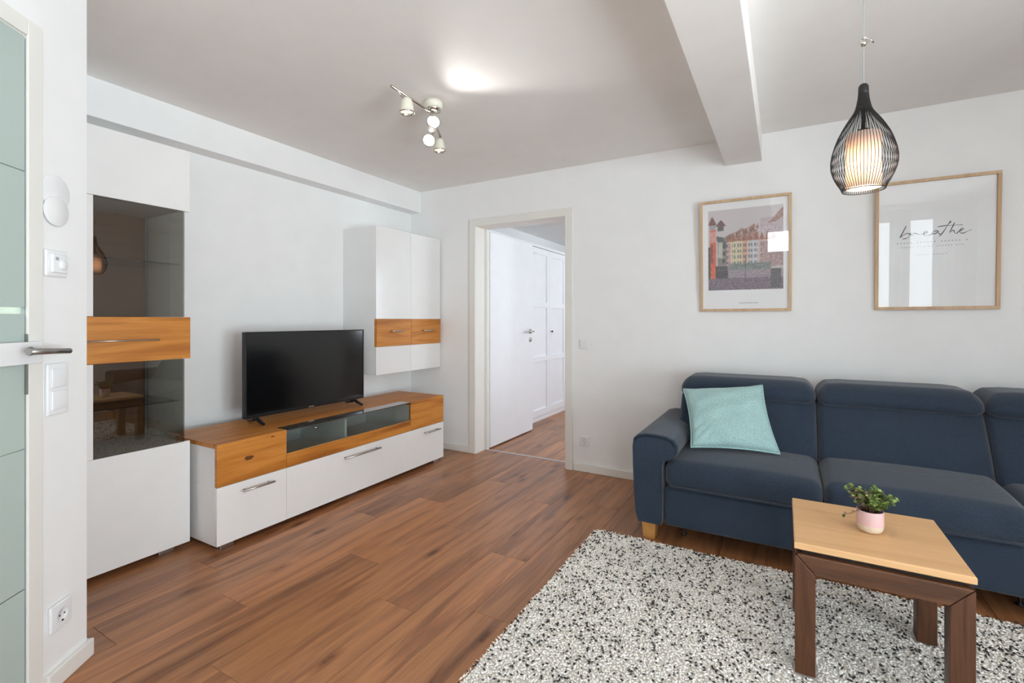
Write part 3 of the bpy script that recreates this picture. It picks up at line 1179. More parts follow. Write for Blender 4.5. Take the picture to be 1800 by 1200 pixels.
def rug():
    R = thing('rug', 'shaggy ivory rug flecked with charcoal under the small table', 'rug', (3.4, -2.1, 0))
    pts = []
    rc = .055
    for cx, cy, a0 in ((RX1 - rc, RY1 - rc, 0), (RX0 + rc, RY1 - rc, 90), (RX0 + rc, RY0 + rc, 180), (RX1 - rc, RY0 + rc, 270)):
        for k in range(6):
            a = math.radians(a0 + k * 18)
            pts.append((cx + rc * math.cos(a), cy + rc * math.sin(a)))
    pts = [((x - 3.4) * .995 + 3.4, (y + 2.1) * .995 - 2.1) for x, y in pts]
    MB().prism(pts, .0005, .014, 2).build('backing', 'rug_grey', R)
    sp = .0088
    nx, ny = int((RX1 - RX0) / sp), int((RY1 - RY0) / sp)
    gx, gy = np.meshgrid(np.arange(nx), np.arange(ny))
    x = RX0 + (gx.ravel() + .5) * sp + rng.uniform(-.5, .5, gx.size) * sp
    y = RY0 + (gy.ravel() + .5) * sp + rng.uniform(-.5, .5, gx.size) * sp
    # rounded corners
    dx = np.maximum(0, np.maximum(RX0 + rc - x, x - (RX1 - rc)))
    dy = np.maximum(0, np.maximum(RY0 + rc - y, y - (RY1 - rc)))
    keep = np.hypot(dx, dy) < rc
    # nothing under the camera's feet or under the sofa is lost; table legs press in
    for lx, ly in ((3.203, -1.672), (3.590, -1.672), (3.203, -1.276), (3.590, -1.276)):
        keep &= ~((abs(x - lx) < .036) & (abs(y - ly) < .036))
    x, y = x[keep], y[keep]
    n = x.size
    z = .017 + rng.uniform(0, .006, n)
    ang = rng.uniform(0, 2 * PI, n)
    tilt = rng.uniform(.0, .45, n)
    L = rng.uniform(.0065, .0115, n)
    wd = rng.uniform(.0030, .0048, n)
    kind = rng.random(n)
    # dark flecks in loose clusters
    cl = .5 + .5 * np.sin(x * 21 + 2 * np.sin(y * 13)) * np.sin(y * 17 + 1.7 * np.sin(x * 9))
    dark = kind < (.068 + .082 * cl)
    grey = (~dark) & (kind > .78)
    z[dark] += .0035
    L[dark] *= .82
    wd[dark] *= 1.0
    d = np.stack([np.cos(ang) * np.cos(tilt), np.sin(ang) * np.cos(tilt), np.sin(tilt)], 1)
    s_ = np.stack([-np.sin(ang), np.cos(ang), np.zeros(n)], 1)
    u_ = np.cross(d, s_)
    c = np.stack([x, y, z], 1) - np.array([3.4, -2.1, 0])
    V = np.stack([c - d * L[:, None], c + d * L[:, None], c - s_ * wd[:, None], c + s_ * wd[:, None], c - u_ * wd[:, None], c + u_ * wd[:, None]], 1)
    F0 = np.array([[0, 2, 4], [0, 4, 3], [0, 3, 5], [0, 5, 2], [1, 4, 2], [1, 3, 4], [1, 5, 3], [1, 2, 5]])
    F = (F0[None] + (np.arange(n) * 6)[:, None, None]).reshape(-1, 3)
    me = bpy.data.meshes.new('pile')
    me.vertices.add(n * 6)
    me.vertices.foreach_set('co', V.reshape(-1).astype(np.float32))
    me.loops.add(F.size)
    me.loops.foreach_set('vertex_index', F.reshape(-1).astype(np.int32))
    me.polygons.add(len(F))
    me.polygons.foreach_set('loop_start', np.arange(0, F.size, 3, dtype=np.int32))
    me.polygons.foreach_set('loop_total', np.full(len(F), 3, dtype=np.int32))
    mi = np.where(dark, 2, np.where(grey, 1, 0))
    for k in ('rug_light', 'rug_grey', 'rug_dark'):
        me.materials.append(M[k])
    me.polygons.foreach_set('material_index', np.repeat(mi, 8).astype(np.int32))
    me.polygons.foreach_set('use_smooth', np.ones(len(F), dtype=bool))
    me.update()
    me.validate()
    o = bpy.data.objects.new('pile', me)
    COL.objects.link(o)
    o.parent = R
    o['kind'] = 'stuff'


rug()

# ------------------------------------------------------------------ small table on the rug
TA = thing('side_table', 'small square table with beech top and dark mitred frame on the rug', 'table', (3.397, -1.474, .0))
TX0, TX1, TY0, TY1, TZ = 3.172, 3.622, -1.702, -1.247, .455
# top with chamfered lower edge
vs = []
ins = .006
rings = [(TX0 + .020, TX1 - .020, TY0 + .020, TY1 - .020, TZ - .030), (TX0, TX1, TY0, TY1, TZ - .020), (TX0, TX1, TY0, TY1, TZ - .003), (TX0 + .003, TX1 - .003, TY0 + .003, TY1 - .003, TZ)]
for (a, b, c, d, z) in rings:
    vs += [(a, c, z), (b, c, z), (b, d, z), (a, d, z)]
fs = [(0, 3, 2, 1), (12, 13, 14, 15)]
for q in (0, 4, 8):
    fs += [(q + i, q + (i + 1) % 4, q + 4 + (i + 1) % 4, q + 4 + i) for i in range(4)]
tt = MB().add(vs, fs).build('tabletop', 'beech', TA)
# frame
fx0, fx1, fy0, fy1 = TX0 + .002, TX1 - .002, TY0 + .002, TY1 - .002
ZF = TZ - .038
AP = .062
LW = .058
Z0 = .0225


def leg(cx, cy, sx, sy):
    # outer corner at (cx, cy); mitre cut: front face diagonal, outer top corner at ZF
    x_in, y_in = cx + sx * LW, cy + sy * LW
    g = .0006
    vs = [(cx, cy, Z0), (x_in, cy, Z0), (x_in, y_in, Z0), (cx, y_in, Z0),
          (cx, cy, ZF - g), (x_in, cy, ZF - AP - g), (x_in, y_in, ZF - AP - g), (cx, y_in, ZF - AP - g)]
    fs = [(0, 3, 2, 1), (0, 1, 5, 4), (1, 2, 6, 5), (2, 3, 7, 6), (3, 0, 4, 7), (4, 5, 6), (4, 6, 7)]
    if sx * sy < 0:
        fs = [f[::-1] for f in fs]
    o = MB().add(vs, fs).build('leg', 'walnut_z', TA)
    bv = o.modifiers.new('b', 'BEVEL')
    bv.width = .003
    bv.segments = 2
    bv.limit_method = 'ANGLE'


for cx, sx in ((fx0, 1), (fx1, -1)):
    for cy, sy in ((fy0, 1), (fy1, -1)):
        leg(cx, cy, sx, sy)


def rail(a, b, fixed, s, axis, mat):
    """mitred apron rail from a to b along axis, outer face at fixed, thickness s*LW inwards"""
    out, inn = [], []
    vs = []
    t = s * LW
    for (u, z, w) in ((a, ZF, 0), (b, ZF, 0), (b - LW, ZF - AP, 0), (a + LW, ZF - AP, 0),
                      (a + LW, ZF, 1), (b - LW, ZF, 1), (b - LW, ZF - AP, 1), (a + LW, ZF - AP, 1)):
        f = fixed + (t if w else 0)
        vs.append((u, f, z) if axis == 0 else (f, u, z))
    fs = [(0, 3, 2, 1), (4, 5, 6, 7), (0, 1, 5, 4), (1, 2, 6, 5), (2, 3, 7, 6), (3, 0, 4, 7)]
    o = MB().add(vs, fs).build('apron', mat, TA)
    import bmesh
    bm = bmesh.new()
    bm.from_mesh(o.data)
    bmesh.ops.recalc_face_normals(bm, faces=bm.faces)
    bm.to_mesh(o.data)
    bm.free()
    bv = o.modifiers.new('b', 'BEVEL')
    bv.width = .004
    bv.segments = 2
    bv.limit_method = 'ANGLE'


rail(fx0, fx1, fy0, 1, 0, 'walnut_x')
rail(fx0, fx1, fy1, -1, 0, 'walnut_x')
rail(fy0, fy1, fx0, 1, 1, 'walnut_y')
rail(fy0, fy1, fx1, -1, 1, 'walnut_y')
MB().box((fx0 + .02, fy0 + .02, ZF - .001), (fx1 - .02, fy1 - .02, TZ - .0305), 0).build('shadow_gap', 'gap', TA)  # dark filler, the shade between top and frame put into its colour

# ------------------------------------------------------------------ potted plant
PX, PY, PZ = 3.403, -1.478, TZ + .0005
PP = thing('potted_plant', 'small leafy green plant in a pink and cream pot on the table', 'potted plant', (PX, PY, PZ))
prof = [(0, .0), (.026, .0), (.033, .004), (.0375, .014), (.039, .026)]
prof2 = [(.039, .026), (.0395, .040), (.0395, .072), (.0388, .0745), (.0368, .0745), (.036, .070), (.036, .060)]
po = MB()
po.lathe(prof, (PX, PY, PZ), 40, 0)
po.lathe(prof2, (PX, PY, PZ), 40, 1)
po.build('pot', ['cream', 'pink'], PP)
MB().lathe([(0, .063), (.0358, .062)], (PX, PY, PZ), 24).build('soil', 'soil', PP)


def leaf_mat(name, a, b):
    m, nt, bs = new_mat(name)
    v = mapped(nt, (1, 1, 1), False)
    n = noise(nt, v, 60, 2)
    nt.links.new(ramp(nt, n, [(.35, s2l(a)), (.65, s2l(b))]), bs.inputs['Base Color'])
    bs.inputs['Roughness'].default_value = .45
    bs.inputs['Subsurface Weight'].default_value = .0
    return m


M['leaf1'] = leaf_mat('leaf_green', (88, 118, 50), (158, 180, 98))
M['leaf2'] = leaf_mat('leaf_dark', (52, 74, 40), (92, 112, 62))
M['leaf3'] = leaf_mat('leaf_purple', (96, 80, 76), (132, 122, 96))
M['stem'] = plain('stem', (112, 84, 62), .7)
st_, lv = MB(), MB()


def leaf_at(p, d, size, mi):
    d = d.normalized()
    side = d.cross(Vector((0, 0, 1)))
    if side.length < .1:
        side = Vector((1, 0, 0))
    side = side.normalized()
    q = Matrix.Rotation(random.uniform(-1, 1), 3, d)
    side = q @ side
    up = side.cross(d)
    w = size * .36
    vs = [p, p + d * size * .35 + side * w + up * size * .06, p + d * size * .75 + side * w * .75 + up * size * .02, p + d * size - up * size * .1,
          p + d * size * .75 - side * w * .75 + up * size * .02, p + d * size * .35 - side * w + up * size * .06, p + d * size * .5 - up * size * .06]
    lv.add(vs, [(0, 1, 6), (1, 2, 6), (2, 3, 6), (3, 4, 6), (4, 5, 6), (5, 0, 6)], mi, True)


R_ = Vector((.87, .494, 0))   # sideways as seen from the camera
random.seed(21)
for k in range(64):
    a = random.uniform(0, 2 * PI)
    rr = random.uniform(0, 1) ** .6
    out = Vector((math.cos(a), math.sin(a), 0)) * .048 * rr
    bx = out.dot(R_)
    h = random.uniform(.040, .080) * (1 - .3 * rr)
    purple = bx < -.012 and random.random() < .6
    if bx < -.008:
        h += .018
    base = Vector((PX, PY, PZ + .06)) + out * .45
    tip = Vector((PX, PY, PZ + .072 + h)) + out * 1.35 + R_ * (-.012 if bx < 0 else .016)
    mid = (base + tip) / 2 + Vector((0, 0, .012))
    st_.tube([base, mid, tip], [.0012, .0010, .0006], 5)
    for t in range(9):
        u = .3 + .7 * t / 8
        p = base.lerp(mid, u * 2) if u < .5 else mid.lerp(tip, u * 2 - 1)
        d = Vector((random.gauss(0, 1), random.gauss(0, 1), random.gauss(.35, .6)))
        leaf_at(p, d, random.uniform(.012, .020), 2 if purple and random.random() < .6 else (0 if random.random() < .68 else 1))
# longer sprigs: up to the left and a hanging one
for tipo in ((-.062, .118), (-.045, .150), (-.074, .135)):
    b0 = Vector((PX, PY, PZ + .08)) - R_ * .02
    t0 = Vector((PX, PY, PZ + tipo[1])) + R_ * tipo[0]
    st_.tube([b0, (b0 + t0) / 2 + Vector((0, 0, .008)), t0], [.0012, .001, .0006], 5)
    for t in range(9):
        leaf_at(b0.lerp(t0, .35 + .65 * t / 8), Vector((random.gauss(0, 1), random.gauss(0, 1), random.gauss(.3, .5))), random.uniform(.010, .015), 2 if t % 3 else 0)
b0 = Vector((PX, PY, PZ + .074)) - R_ * .036
t0 = Vector((PX, PY, PZ + .058)) - R_ * .098
st_.tube([b0, (b0 + t0) / 2 + Vector((0, 0, -.004)), t0], [.0011, .001, .0006], 5)
for t in range(5):
    leaf_at(b0.lerp(t0, .4 + .6 * t / 4), Vector((random.gauss(-.5, .6), random.gauss(0, .6), random.gauss(.0, .8))), .013, 1)
f_ = lv.build('foliage', ['leaf1', 'leaf2', 'leaf3'], PP)
f_['kind'] = 'stuff'
st_.build('stems', 'stem', PP)['kind'] = 'stuff'

# ------------------------------------------------------------------ pendant lamp
LX, LY = 3.374, -1.567
LT = 1.977
PD = thing('pendant_lamp', 'black wire teardrop pendant lamp with a lit inner shade over the table', 'pendant lamp', (LX, LY, LT))
prof = [(0, .0125), (.008, .0135), (.02, .0135), (.045, .0155), (.070, .0200), (.085, .0240), (.100, .0330), (.120, .0460), (.145, .0600), (.170, .0720),
        (.195, .0810), (.225, .0890), (.250, .0925), (.275, .0915), (.300, .0845), (.325, .0730), (.345, .0615), (.352, .0600)]


def rad(t):
    for i in range(len(prof) - 1):
        if prof[i][0] <= t <= prof[i + 1][0]:
            a, b = prof[i], prof[i + 1]
            # catmull-rom-ish smooth
            u = (t - a[0]) / (b[0] - a[0])
            return a[1] * (1 - u) + b[1] * u
    return prof[-1][1]


samples = [.01 + (.350 - .01) * i / 30 for i in range(31)]
NR = 60
rib_mesh = None
for k in range(NR):
    if rib_mesh is None:
        mb = MB()
        mb.tube([(LX + rad(t), LY, LT - t) for t in samples], .00098, 5)
        o = mb.build('wire', 'wire', PD)
        rib_mesh = o
    else:
        o = rib_mesh.copy()
        COL.objects.link(o)
        o.parent = PD
    o.rotation_euler = (0, 0, 2 * PI * k / NR)
mb = MB()
mb.lathe([(0, .002), (.010, .002), (.0145, -.006), (.0150, -.022), (.0150, -.034), (.0, -.034)], (LX, LY, LT), 24)
mb.build('cap', 'wire', PD)
for t, r in ((.078, .0010), (.352, .0016)):
    rr = rad(t)
    mb = MB()
    mb.tube([(LX + rr * math.cos(a), LY + rr * math.sin(a), LT - t) for a in [2 * PI * i / 48 for i in range(48)]], r, 6, closed=True)
    mb.build('ring', 'wire', PD)
mb = MB()
mb.lathe([(.006, -.034), (.006, -.145), (.018, -.150), (.018, -.205), (.0, -.205)], (LX, LY, LT), 20)
mb.build('lamp_holder', 'wire', PD)


def shade_mat():
    m, nt, b = new_mat('lit_fabric_shade')
    tc = N(nt, 'ShaderNodeTexCoord')
    sp = N(nt, 'ShaderNodeSeparateXYZ')
    nt.links.new(tc.outputs['Object'], sp.inputs[0])
    mr = N(nt, 'ShaderNodeMapRange')
    mr.inputs[1].default_value = -.34
    mr.inputs[2].default_value = -.165
    nt.links.new(sp.outputs['Z'], mr.inputs[0])
    nt.nodes.remove(b)
    d = N(nt, 'ShaderNodeBsdfDiffuse')
    d.inputs[0].default_value = (.85, .74, .68, 1)
    t = N(nt, 'ShaderNodeBsdfTranslucent')
    t.inputs[0].default_value = (.95, .78, .66, 1)
    mx = N(nt, 'ShaderNodeMixShader')
    mx.inputs[0].default_value = .55
    nt.links.new(d.outputs[0], mx.inputs[1])
    nt.links.new(t.outputs[0], mx.inputs[2])
    nt.links.new(mx.outputs[0], nt.nodes['Material Output'].inputs[0])
    return m


M['shade'] = shade_mat()
mb = MB()
mb.lathe([(.0490, -.345), (.0490, -.165), (.0478, -.165), (.0478, -.345), (.0490, -.345)], (LX, LY, LT), 40)
mb.build('inner_shade', 'shade', PD)
M['bulb'] = emis('lit_bulb', (1.0, .80, .56), 14)
mb = MB()
mb.lathe([(.0, -.278), (.012, -.275), (.021, -.263), (.024, -.248), (.021, -.230), (.013, -.214), (.012, -.206)], (LX, LY, LT), 24)
mb.build('bulb', 'bulb', PD)
pl = bpy.data.lights.new('pendant_bulb_light', 'POINT')
pl.energy = 4.5
pl.color = (1.0, .78, .55)
pl.shadow_soft_size = .03
plo = bpy.data.objects.new('pendant_bulb_light', pl)
COL.objects.link(plo)
plo.location = (LX, LY, LT - .305)
# cable, adjuster and ceiling rose
mb = MB()
mb.tube([(LX, LY, LT + .002), (LX + .0005, LY, 2.10), (LX, LY, 2.38)], .0016, 8)
mb.build('cable', 'seal', PD)
mb = MB()
mb.lathe([(0, 0), (.006, .001), (.010, .008), (.010, .016), (.005, .022), (0, .022)], (LX, LY, 2.106), 16)
ang = [2 * PI * i / 20 for i in range(20)]
mb.tube([(LX + .004 + .011 * math.cos(a), LY + .011 * math.cos(a) * .5, 2.126 + .009 * math.sin(a)) for a in ang], .0016, 6, closed=True)
mb.tube([(LX + .006, LY + .003, 2.132), (LX + .020, LY + .011, 2.130), (LX + .030, LY + .017, 2.120)], [.002, .0018, .0026], 8)
mb.build('cable_adjuster', 'brass', PD)
MB().lathe([(0, 0), (.045, 0), (.05, -.01), (.045, -.03), (.004, -.034)], (LX, LY, H - .0005), 28).build('ceiling_rose', 'plastic', PD)

# ------------------------------------------------------------------ ceiling spotlights
SPX, SPY = 1.436, -1.432
SL = thing('ceiling_spotlight', 'four-headed cream ceiling spotlight bar with two heads aimed outward', 'ceiling spotlight', (SPX, SPY, H))
MB().lathe([(0, 0), (.052, 0), (.053, -.012), (.050, -.034), (.043, -.040), (0, -.040)], (SPX, SPY, H - .0005), 36).build('base', 'cream_lamp', SL)
MB().lathe([(.0425, -.0405), (.041, -.050), (.02, -.054), (0, -.054)], (SPX, SPY, H - .0005), 30).build('base_cap', 'brass', SL)
A0 = Vector((1.447, -1.775, 2.352))
A1 = Vector((1.428, -1.475, 2.352))
B0 = Vector((1.412, -1.415, 2.338))
B1 = Vector((1.286, -1.175, 2.330))
mb = MB().tube([A0, A1, Vector((SPX, SPY, 2.352))], .007, 10)
mb.build('arm', 'brass', SL)
mb = MB().tube([Vector((SPX, SPY, 2.338)), B0, B1], .007, 10)
mb.build('arm', 'brass', SL)


def head(joint, pos, aim, warm, size=1.0):
    """bell-shaped head: pos = back end centre, aim = unit direction of the beam"""
    aim = Vector(aim).normalized()
    q = Vector((0, 0, 1)).rotation_difference(aim)
    prof = [(0, 0), (.018, .002), (.027, .010), (.033, .028), (.037, .055), (.039, .074), (.041, .078)]
    n = 26
    def ring(pr, mi, mb):
        vs, fs = [], []
        for r, z in pr:
            for k in range(n):
                a = 2 * PI * k / n
                vs.append(pos + q @ Vector((r * size * math.cos(a), r * size * math.sin(a), z * size)))
        for i in range(len(pr) - 1):
            for k in range(n):
                k2 = (k + 1) % n
                fs.append((i * n + k, i * n + k2, (i + 1) * n + k2, (i + 1) * n + k))
        mb.add(vs, fs, mi, True)
    mb = MB()
    ring(prof, 0, mb)
    h = mb.build('lamp_head', 'cream_lamp', SL)
    mb = MB()
    ring([(.041, .078), (.0415, .082), (.038, .085), (.035, .082), (.034, .070)], 0, mb)
    mb.build('rim', 'brass', h)
    mb = MB()
    ring([(.0345, .0715), (.02, .069), (0, .067)], 0, mb)
    mb.build('lens', warm, h)
    mb = MB()
    c = pos + aim * .03 * size
    mb.tube([joint, joint.lerp(c, .5), c - aim * .012], [.004, .004, .004], 8)
    mb.build('bracket', 'brass', h)
    return h


M['lens_warm'] = emis('warm_lens', (1.0, .78, .50), 1.6)
M['lens_white'] = emis('white_lens', (1.0, .98, .95), 9)
head(Vector((1.447, -1.735, 2.352)), Vector((1.448, -1.665, 2.338)), (.02, .02, -1), 'lens_warm', .95)
head(Vector((1.412, -1.432, 2.345)), Vector((1.372, -1.372, 2.296)), (.62, -.55, .10), 'lens_white', .95)
head(Vector((1.350, -1.300, 2.332)), Vector((1.258, -1.262, 2.262)), (.62, -.66, -.05), 'lens_white', .92)
head(Vector((1.290, -1.185, 2.330)), Vector((1.288, -1.192, 2.312)), (.05, -.02, -1), 'lens_warm', .92)


def spot(loc, aim, power, col, ang_, blend=.4, size=.02):
    l = bpy.data.lights.new('spot_beam', 'SPOT')
    l.energy = power
    l.color = col
    l.spot_size = math.radians(ang_)
    l.spot_blend = blend
    l.shadow_soft_size = size
    o = bpy.data.objects.new('spot_beam', l)
    COL.objects.link(o)
    o.location = loc
    o.rotation_euler = Vector(aim).to_track_quat('-Z', 'Y').to_euler()


spot((1.475, -1.460, 2.262), (.80, -.22, -.04), 9, (1, .98, .95), 92, .6, .04)
spot((1.320, -1.328, 2.258), (.62, -.66, -.35), 2, (1, .98, .95), 70)
spot((1.448, -1.665, 2.255), (0, 0, -1), 5, (1, .85, .65), 60)
spot((1.290, -1.192, 2.235), (0, 0, -1), 5, (1, .85, .65), 60)

# ------------------------------------------------------------------ framed pictures
def picture_frame(name, label, x0, x1, z0, z1, fw=.0165):
    P_ = thing(name, label, 'picture', ((x0 + x1) / 2, -.001, (z0 + z1) / 2))
    for lo, hi, ax in (((x0, z0), (x1, z0 + fw), 0), ((x0, z1 - fw), (x1, z1), 0), ((x0, z0 + fw), (x0 + fw, z1 - fw), 2), ((x1 - fw, z0 + fw), (x1, z1 - fw), 2)):
        MB().box((lo[0], -.024, lo[1]), (hi[0], -.001, hi[1]), .0012).build('frame_side', 'frame_oak', P_)
    MB().box((x0 + fw, -.008, z0 + fw), (x1 - fw, -.004, z1 - fw), 0).build('sheet', 'mat', P_)
    MB().box((x0 + fw, -.0135, z0 + fw), (x1 - fw, -.0120, z1 - fw), 0).build('glazing', 'picglass', P_)
    # hangs from its top edge, so the top leans out a little
    P_.rotation_euler = (math.radians(2.3), 0, 0)
    P_.location.y = -.001 - math.sin(math.radians(2.3)) * (z1 - z0) / 2
    return P_


P1 = picture_frame('framed_photo', 'oak framed photo of an old town street on the back wall', 2.641, 3.187, 1.249, 1.997)
P2 = picture_frame('framed_print', 'oak framed white print with the grey word breathe behind the pendant lamp', 3.612, 4.152, 1.250, 1.988)


def town():
    """flat printed photograph, as a grid of small coloured cells"""
    nx, nz = 128, 150
    img = np.zeros((nz, nx, 3))
    U, Vv = np.meshgrid((np.arange(nx) + .5) / nx, (np.arange(nz) + .5) / nz)
    r2 = np.random.default_rng(3)
    img[:] = (203, 196, 196)
    img += (Vv[..., None] - .6) * np.array([14, 10, 12])

    def poly(pts, c, jit=6):
        ins = np.zeros_like(U, bool)
        n = len(pts)
        j = n - 1
        for i in range(n):
            xi, yi = pts[i]
            xj, yj = pts[j]
            with np.errstate(divide='ignore', invalid='ignore'):
                cond = ((yi > Vv) != (yj > Vv)) & (U < (xj - xi) * (Vv - yi) / ((yj - yi) if yj != yi else 1e-9) + xi)
            ins ^= cond
            j = i
        img[ins] = np.array(c) + r2.normal(0, jit, (ins.sum(), 1))

    def rect(a, b, c, d, col, jit=6):
        poly([(a, c), (b, c), (b, d), (a, d)], col, jit)
    # hills of roofs to the right
    poly([(.62, .60), (.66, .66), (.74, .74), (.80, .80), (.86, .83), (.92, .90), (1, .97), (1, .3), (.6, .3)], (186, 166, 162), 16)
    rect(.70, 1, .66, .86, (188, 172, 176), 14)
    poly([(.80, .80), (.86, .83), (.92, .90), (1, .97), (1, .86), (.9, .80)], (150, 112, 104), 24)
    # row of houses
    poly([(.24, .66), (.32, .70), (.40, .72), (.46, .76), (.50, .74), (.56, .76), (.63, .80), (.67, .76), (.70, .5), (.24, .4)], (164, 128, 116), 20)
    cols = [(202, 158, 158), (206, 196, 160), (210, 200, 170), (206, 160, 130), (204, 198, 198), (200, 200, 208), (198, 164, 152), (190, 170, 168), (178, 164, 164)]
    for i in range(14):       # dormers and ridges along the roofs
        a = .26 + i * .031
        b = .665 + .008 * i + (.012 if i % 2 else 0)
        poly([(a, b - .035), (a + .012, b + .02), (a + .026, b - .035)], (120, 84, 74) if i % 3 else (190, 174, 168), 12)
        rect(a + .008, a + .018, b - .05, b - .036, (90, 82, 82), 8)
    x = .24
    for i, c in enumerate(cols):
        w = .075
        rect(x, x + w, .27, .62 - .01 * (i % 3), c, 8)
        poly([(x, .60), (x + w / 2, .69 + .02 * (i % 2)), (x + w, .60)], (150, 100, 84), 20)
        for r_ in range(4):
            for q in (.018, .046):
                rect(x + q, x + q + .014, .32 + r_ * .07, .355 + r_ * .07, (92, 92, 92), 10)
        x += w
    rect(.72, 1, .28, .58, (168, 142, 140), 14)
    # ground floor shops
    rect(.28, .84, .24, .33, (120, 128, 124), 16)
    # timbered left buildings
    rect(.13, .26, .26, .66, (128, 120, 112), 16)
    poly([(.12, .68), (.20, .66), (.26, .58), (.26, .52), (.12, .62)], (86, 90, 88), 8)
    rect(.14, .20, .40, .60, (186, 180, 168), 10)
    for r_ in range(3):
        rect(.20, .235, .34 + r_ * .09, .39 + r_ * .09, (60, 66, 66), 8)
    poly([(.10, .80), (.18, .88), (.25, .80)], (104, 72, 66), 8)
    rect(.13, .22, .74, .80, (92, 84, 84), 8)
    # red tower
    rect(.02, .11, .16, .76, (196, 92, 70), 12)
    rect(.02, .11, .60, .74, (206, 140, 128), 10)
    rect(.02, .10, .77, .83, (152, 150, 156), 8)
    poly([(.0, .82), (.055, .93), (.12, .82)], (112, 70, 66), 8)
    rect(.04, .06, .35, .58, (120, 60, 52), 8)
    rect(.0, .03, .14, .55, (72, 60, 60), 10)
    rect(.10, .27, .14, .30, (76, 70, 72), 16)
    rect(.05, .10, .14, .32, (206, 96, 66), 10)
    rect(.145, .165, .14, .20, (70, 74, 110), 6)
    # cobbles
    g = Vv < .145
    rows = .5 + .5 * np.sin(Vv * 260)
    base = np.array([118, 104, 116])
    img[g] = base + r2.normal(0, 14, (g.sum(), 1)) + (rows[g][:, None] - .5) * 16
    g2 = (Vv >= .145) & (Vv < .25) & (U > .27)
    img[g2] = np.array([150, 138, 146]) + r2.normal(0, 8, (g2.sum(), 1))
    rect(.84, .97, .02, .25, (92, 88, 92), 8)
    rect(.505, .515, .10, .42, (90, 80, 84), 4)
    soft = img.copy()
    soft[1:-1, 1:-1] = (img[:-2, 1:-1] + img[2:, 1:-1] + img[1:-1, :-2] + img[1:-1, 2:] + 2 * img[1:-1, 1:-1]) / 6
    busy = (np.abs(img - (203, 196, 196)).sum(-1) > 40)[..., None]
    img = soft + busy * r2.normal(0, 13, (nz, nx, 1)) + busy * 8
    img = np.clip(img, 0, 255) / 255
    lin = np.where(img <= .04045, img / 12.92, ((img + .055) / 1.055) ** 2.4)
    x0, x1, z0, z1 = 2.693, 3.141, 1.392, 1.932
    vs = [(x0 + (x1 - x0) * i / nx, -.0083, z0 + (z1 - z0) * j / nz) for j in range(nz + 1) for i in range(nx + 1)]
    fs = [(j * (nx + 1) + i, j * (nx + 1) + i + 1, (j + 1) * (nx + 1) + i + 1, (j + 1) * (nx + 1) + i) for j in range(nz) for i in range(nx)]
    m, nt, b = new_mat('printed_photo')
    at = N(nt, 'ShaderNodeVertexColor')
    at.layer_name = 'ink'
    nt.links.new(at.outputs[0], b.inputs['Base Color'])
    b.inputs['Roughness'].default_value = .7
    o = MB().add(vs, fs).build('photo_print', m, P1)
    ca = o.data.color_attributes.new('ink', 'FLOAT_COLOR', 'CORNER')
    rgba = np.ones((nz * nx, 4, 4), dtype=np.float32)
    rgba[..., :3] = lin.reshape(-1, 1, 3)
    ca.data.foreach_set('color', rgba.ravel())


town()
# faint caption under the photo
mb = MB()
x = 2.885
for i in range(10):
    mb.box((x, -.0086, 1.300), (x + .0065, -.0081, 1.3065 + (.001 if i % 3 == 0 else 0)), 0)
    x += .0115
mb.build('caption', 'ink_pale', P1)

# handwriting on the white print: strokes in wall coordinates (x, z)
SX, SZ = (3.727, 3.987), None


def hw(pts):
    """control points given on a 0..150 x 0..40 hand-lettering sheet"""
    P = [Vector((3.7045 + p[0] * .002255, -.0086, 1.770 - p[1] * .00262 - p[0] * .00012)) for p in pts]
    out = []
    n = len(P)
    for i in range(n - 1):
        p0, p1, p2, p3 = P[max(i - 1, 0)], P[i], P[i + 1], P[min(i + 2, n - 1)]
        for k in range(6):
            t = k / 6
            out.append(.5 * ((2 * p1) + (-p0 + p2) * t + (2 * p0 - 5 * p1 + 4 * p2 - p3) * t * t + (-p0 + 3 * p1 - 3 * p2 + p3) * t ** 3))
    out.append(P[-1])
    return out


strokes = [
    [(10, 40), (14, 32), (21, 18), (23, 14), (17, 26), (13, 38), (20, 32), (27, 30), (30, 34), (25, 40), (16, 42)],
    [(30, 34), (32, 30), (34, 36), (38, 30), (43, 31), (50, 33), (58, 32), (64, 29), (64, 26), (60, 27), (57, 32), (61, 35.5), (68, 35), (74, 32)],
    [(86, 27), (80, 26), (75, 30), (76, 33), (82, 31), (86, 27), (86, 32), (90, 33)],
    [(88, 38), (95, 29), (102, 17), (108, 7), (108, 9), (103, 14)],
    [(116, 10), (112, 19), (107, 31), (112, 26), (115, 27), (116, 31), (120, 33), (122, 30)],
    [(122, 30), (128, 27), (133, 24), (131, 22), (127, 25), (125, 29), (128, 32.5), (134, 32), (141, 28), (147, 26)],
    [(84, 18), (96, 16), (110, 15.3), (131, 15)],
]
mb = MB()
for s_ in strokes:
    p = hw(s_)
    mb.tube(p, [.0017 + .0007 * math.sin(i * .35) for i in range(len(p))], 5)
mb.build('handwriting', 'ink', P2)['label'] = 'the word breathe in thin grey script'
mb = MB()
for (x0, x1, z, st, hh) in ((3.715, 4.026, 1.630, .0150, .0050), (3.735, 4.010, 1.606, .0120, .0040), (3.80, 3.94, 1.560, .0130, .0035)):
    x = x0
    i = 0
    while x < x1:
        if i % 7 != 5:
            mb.box((x, -.0086, z), (x + st * .42, -.0081, z + hh), 0)
        x += st
        i += 1
mb.build('small_lines', 'ink_pale', P2)['label'] = 'faint unreadable small print below the word'


# ------------------------------------------------------------------ switches, sockets, thermostat
def holes_disc(mb, c, r, axis, n=20, mi=0):
    pass


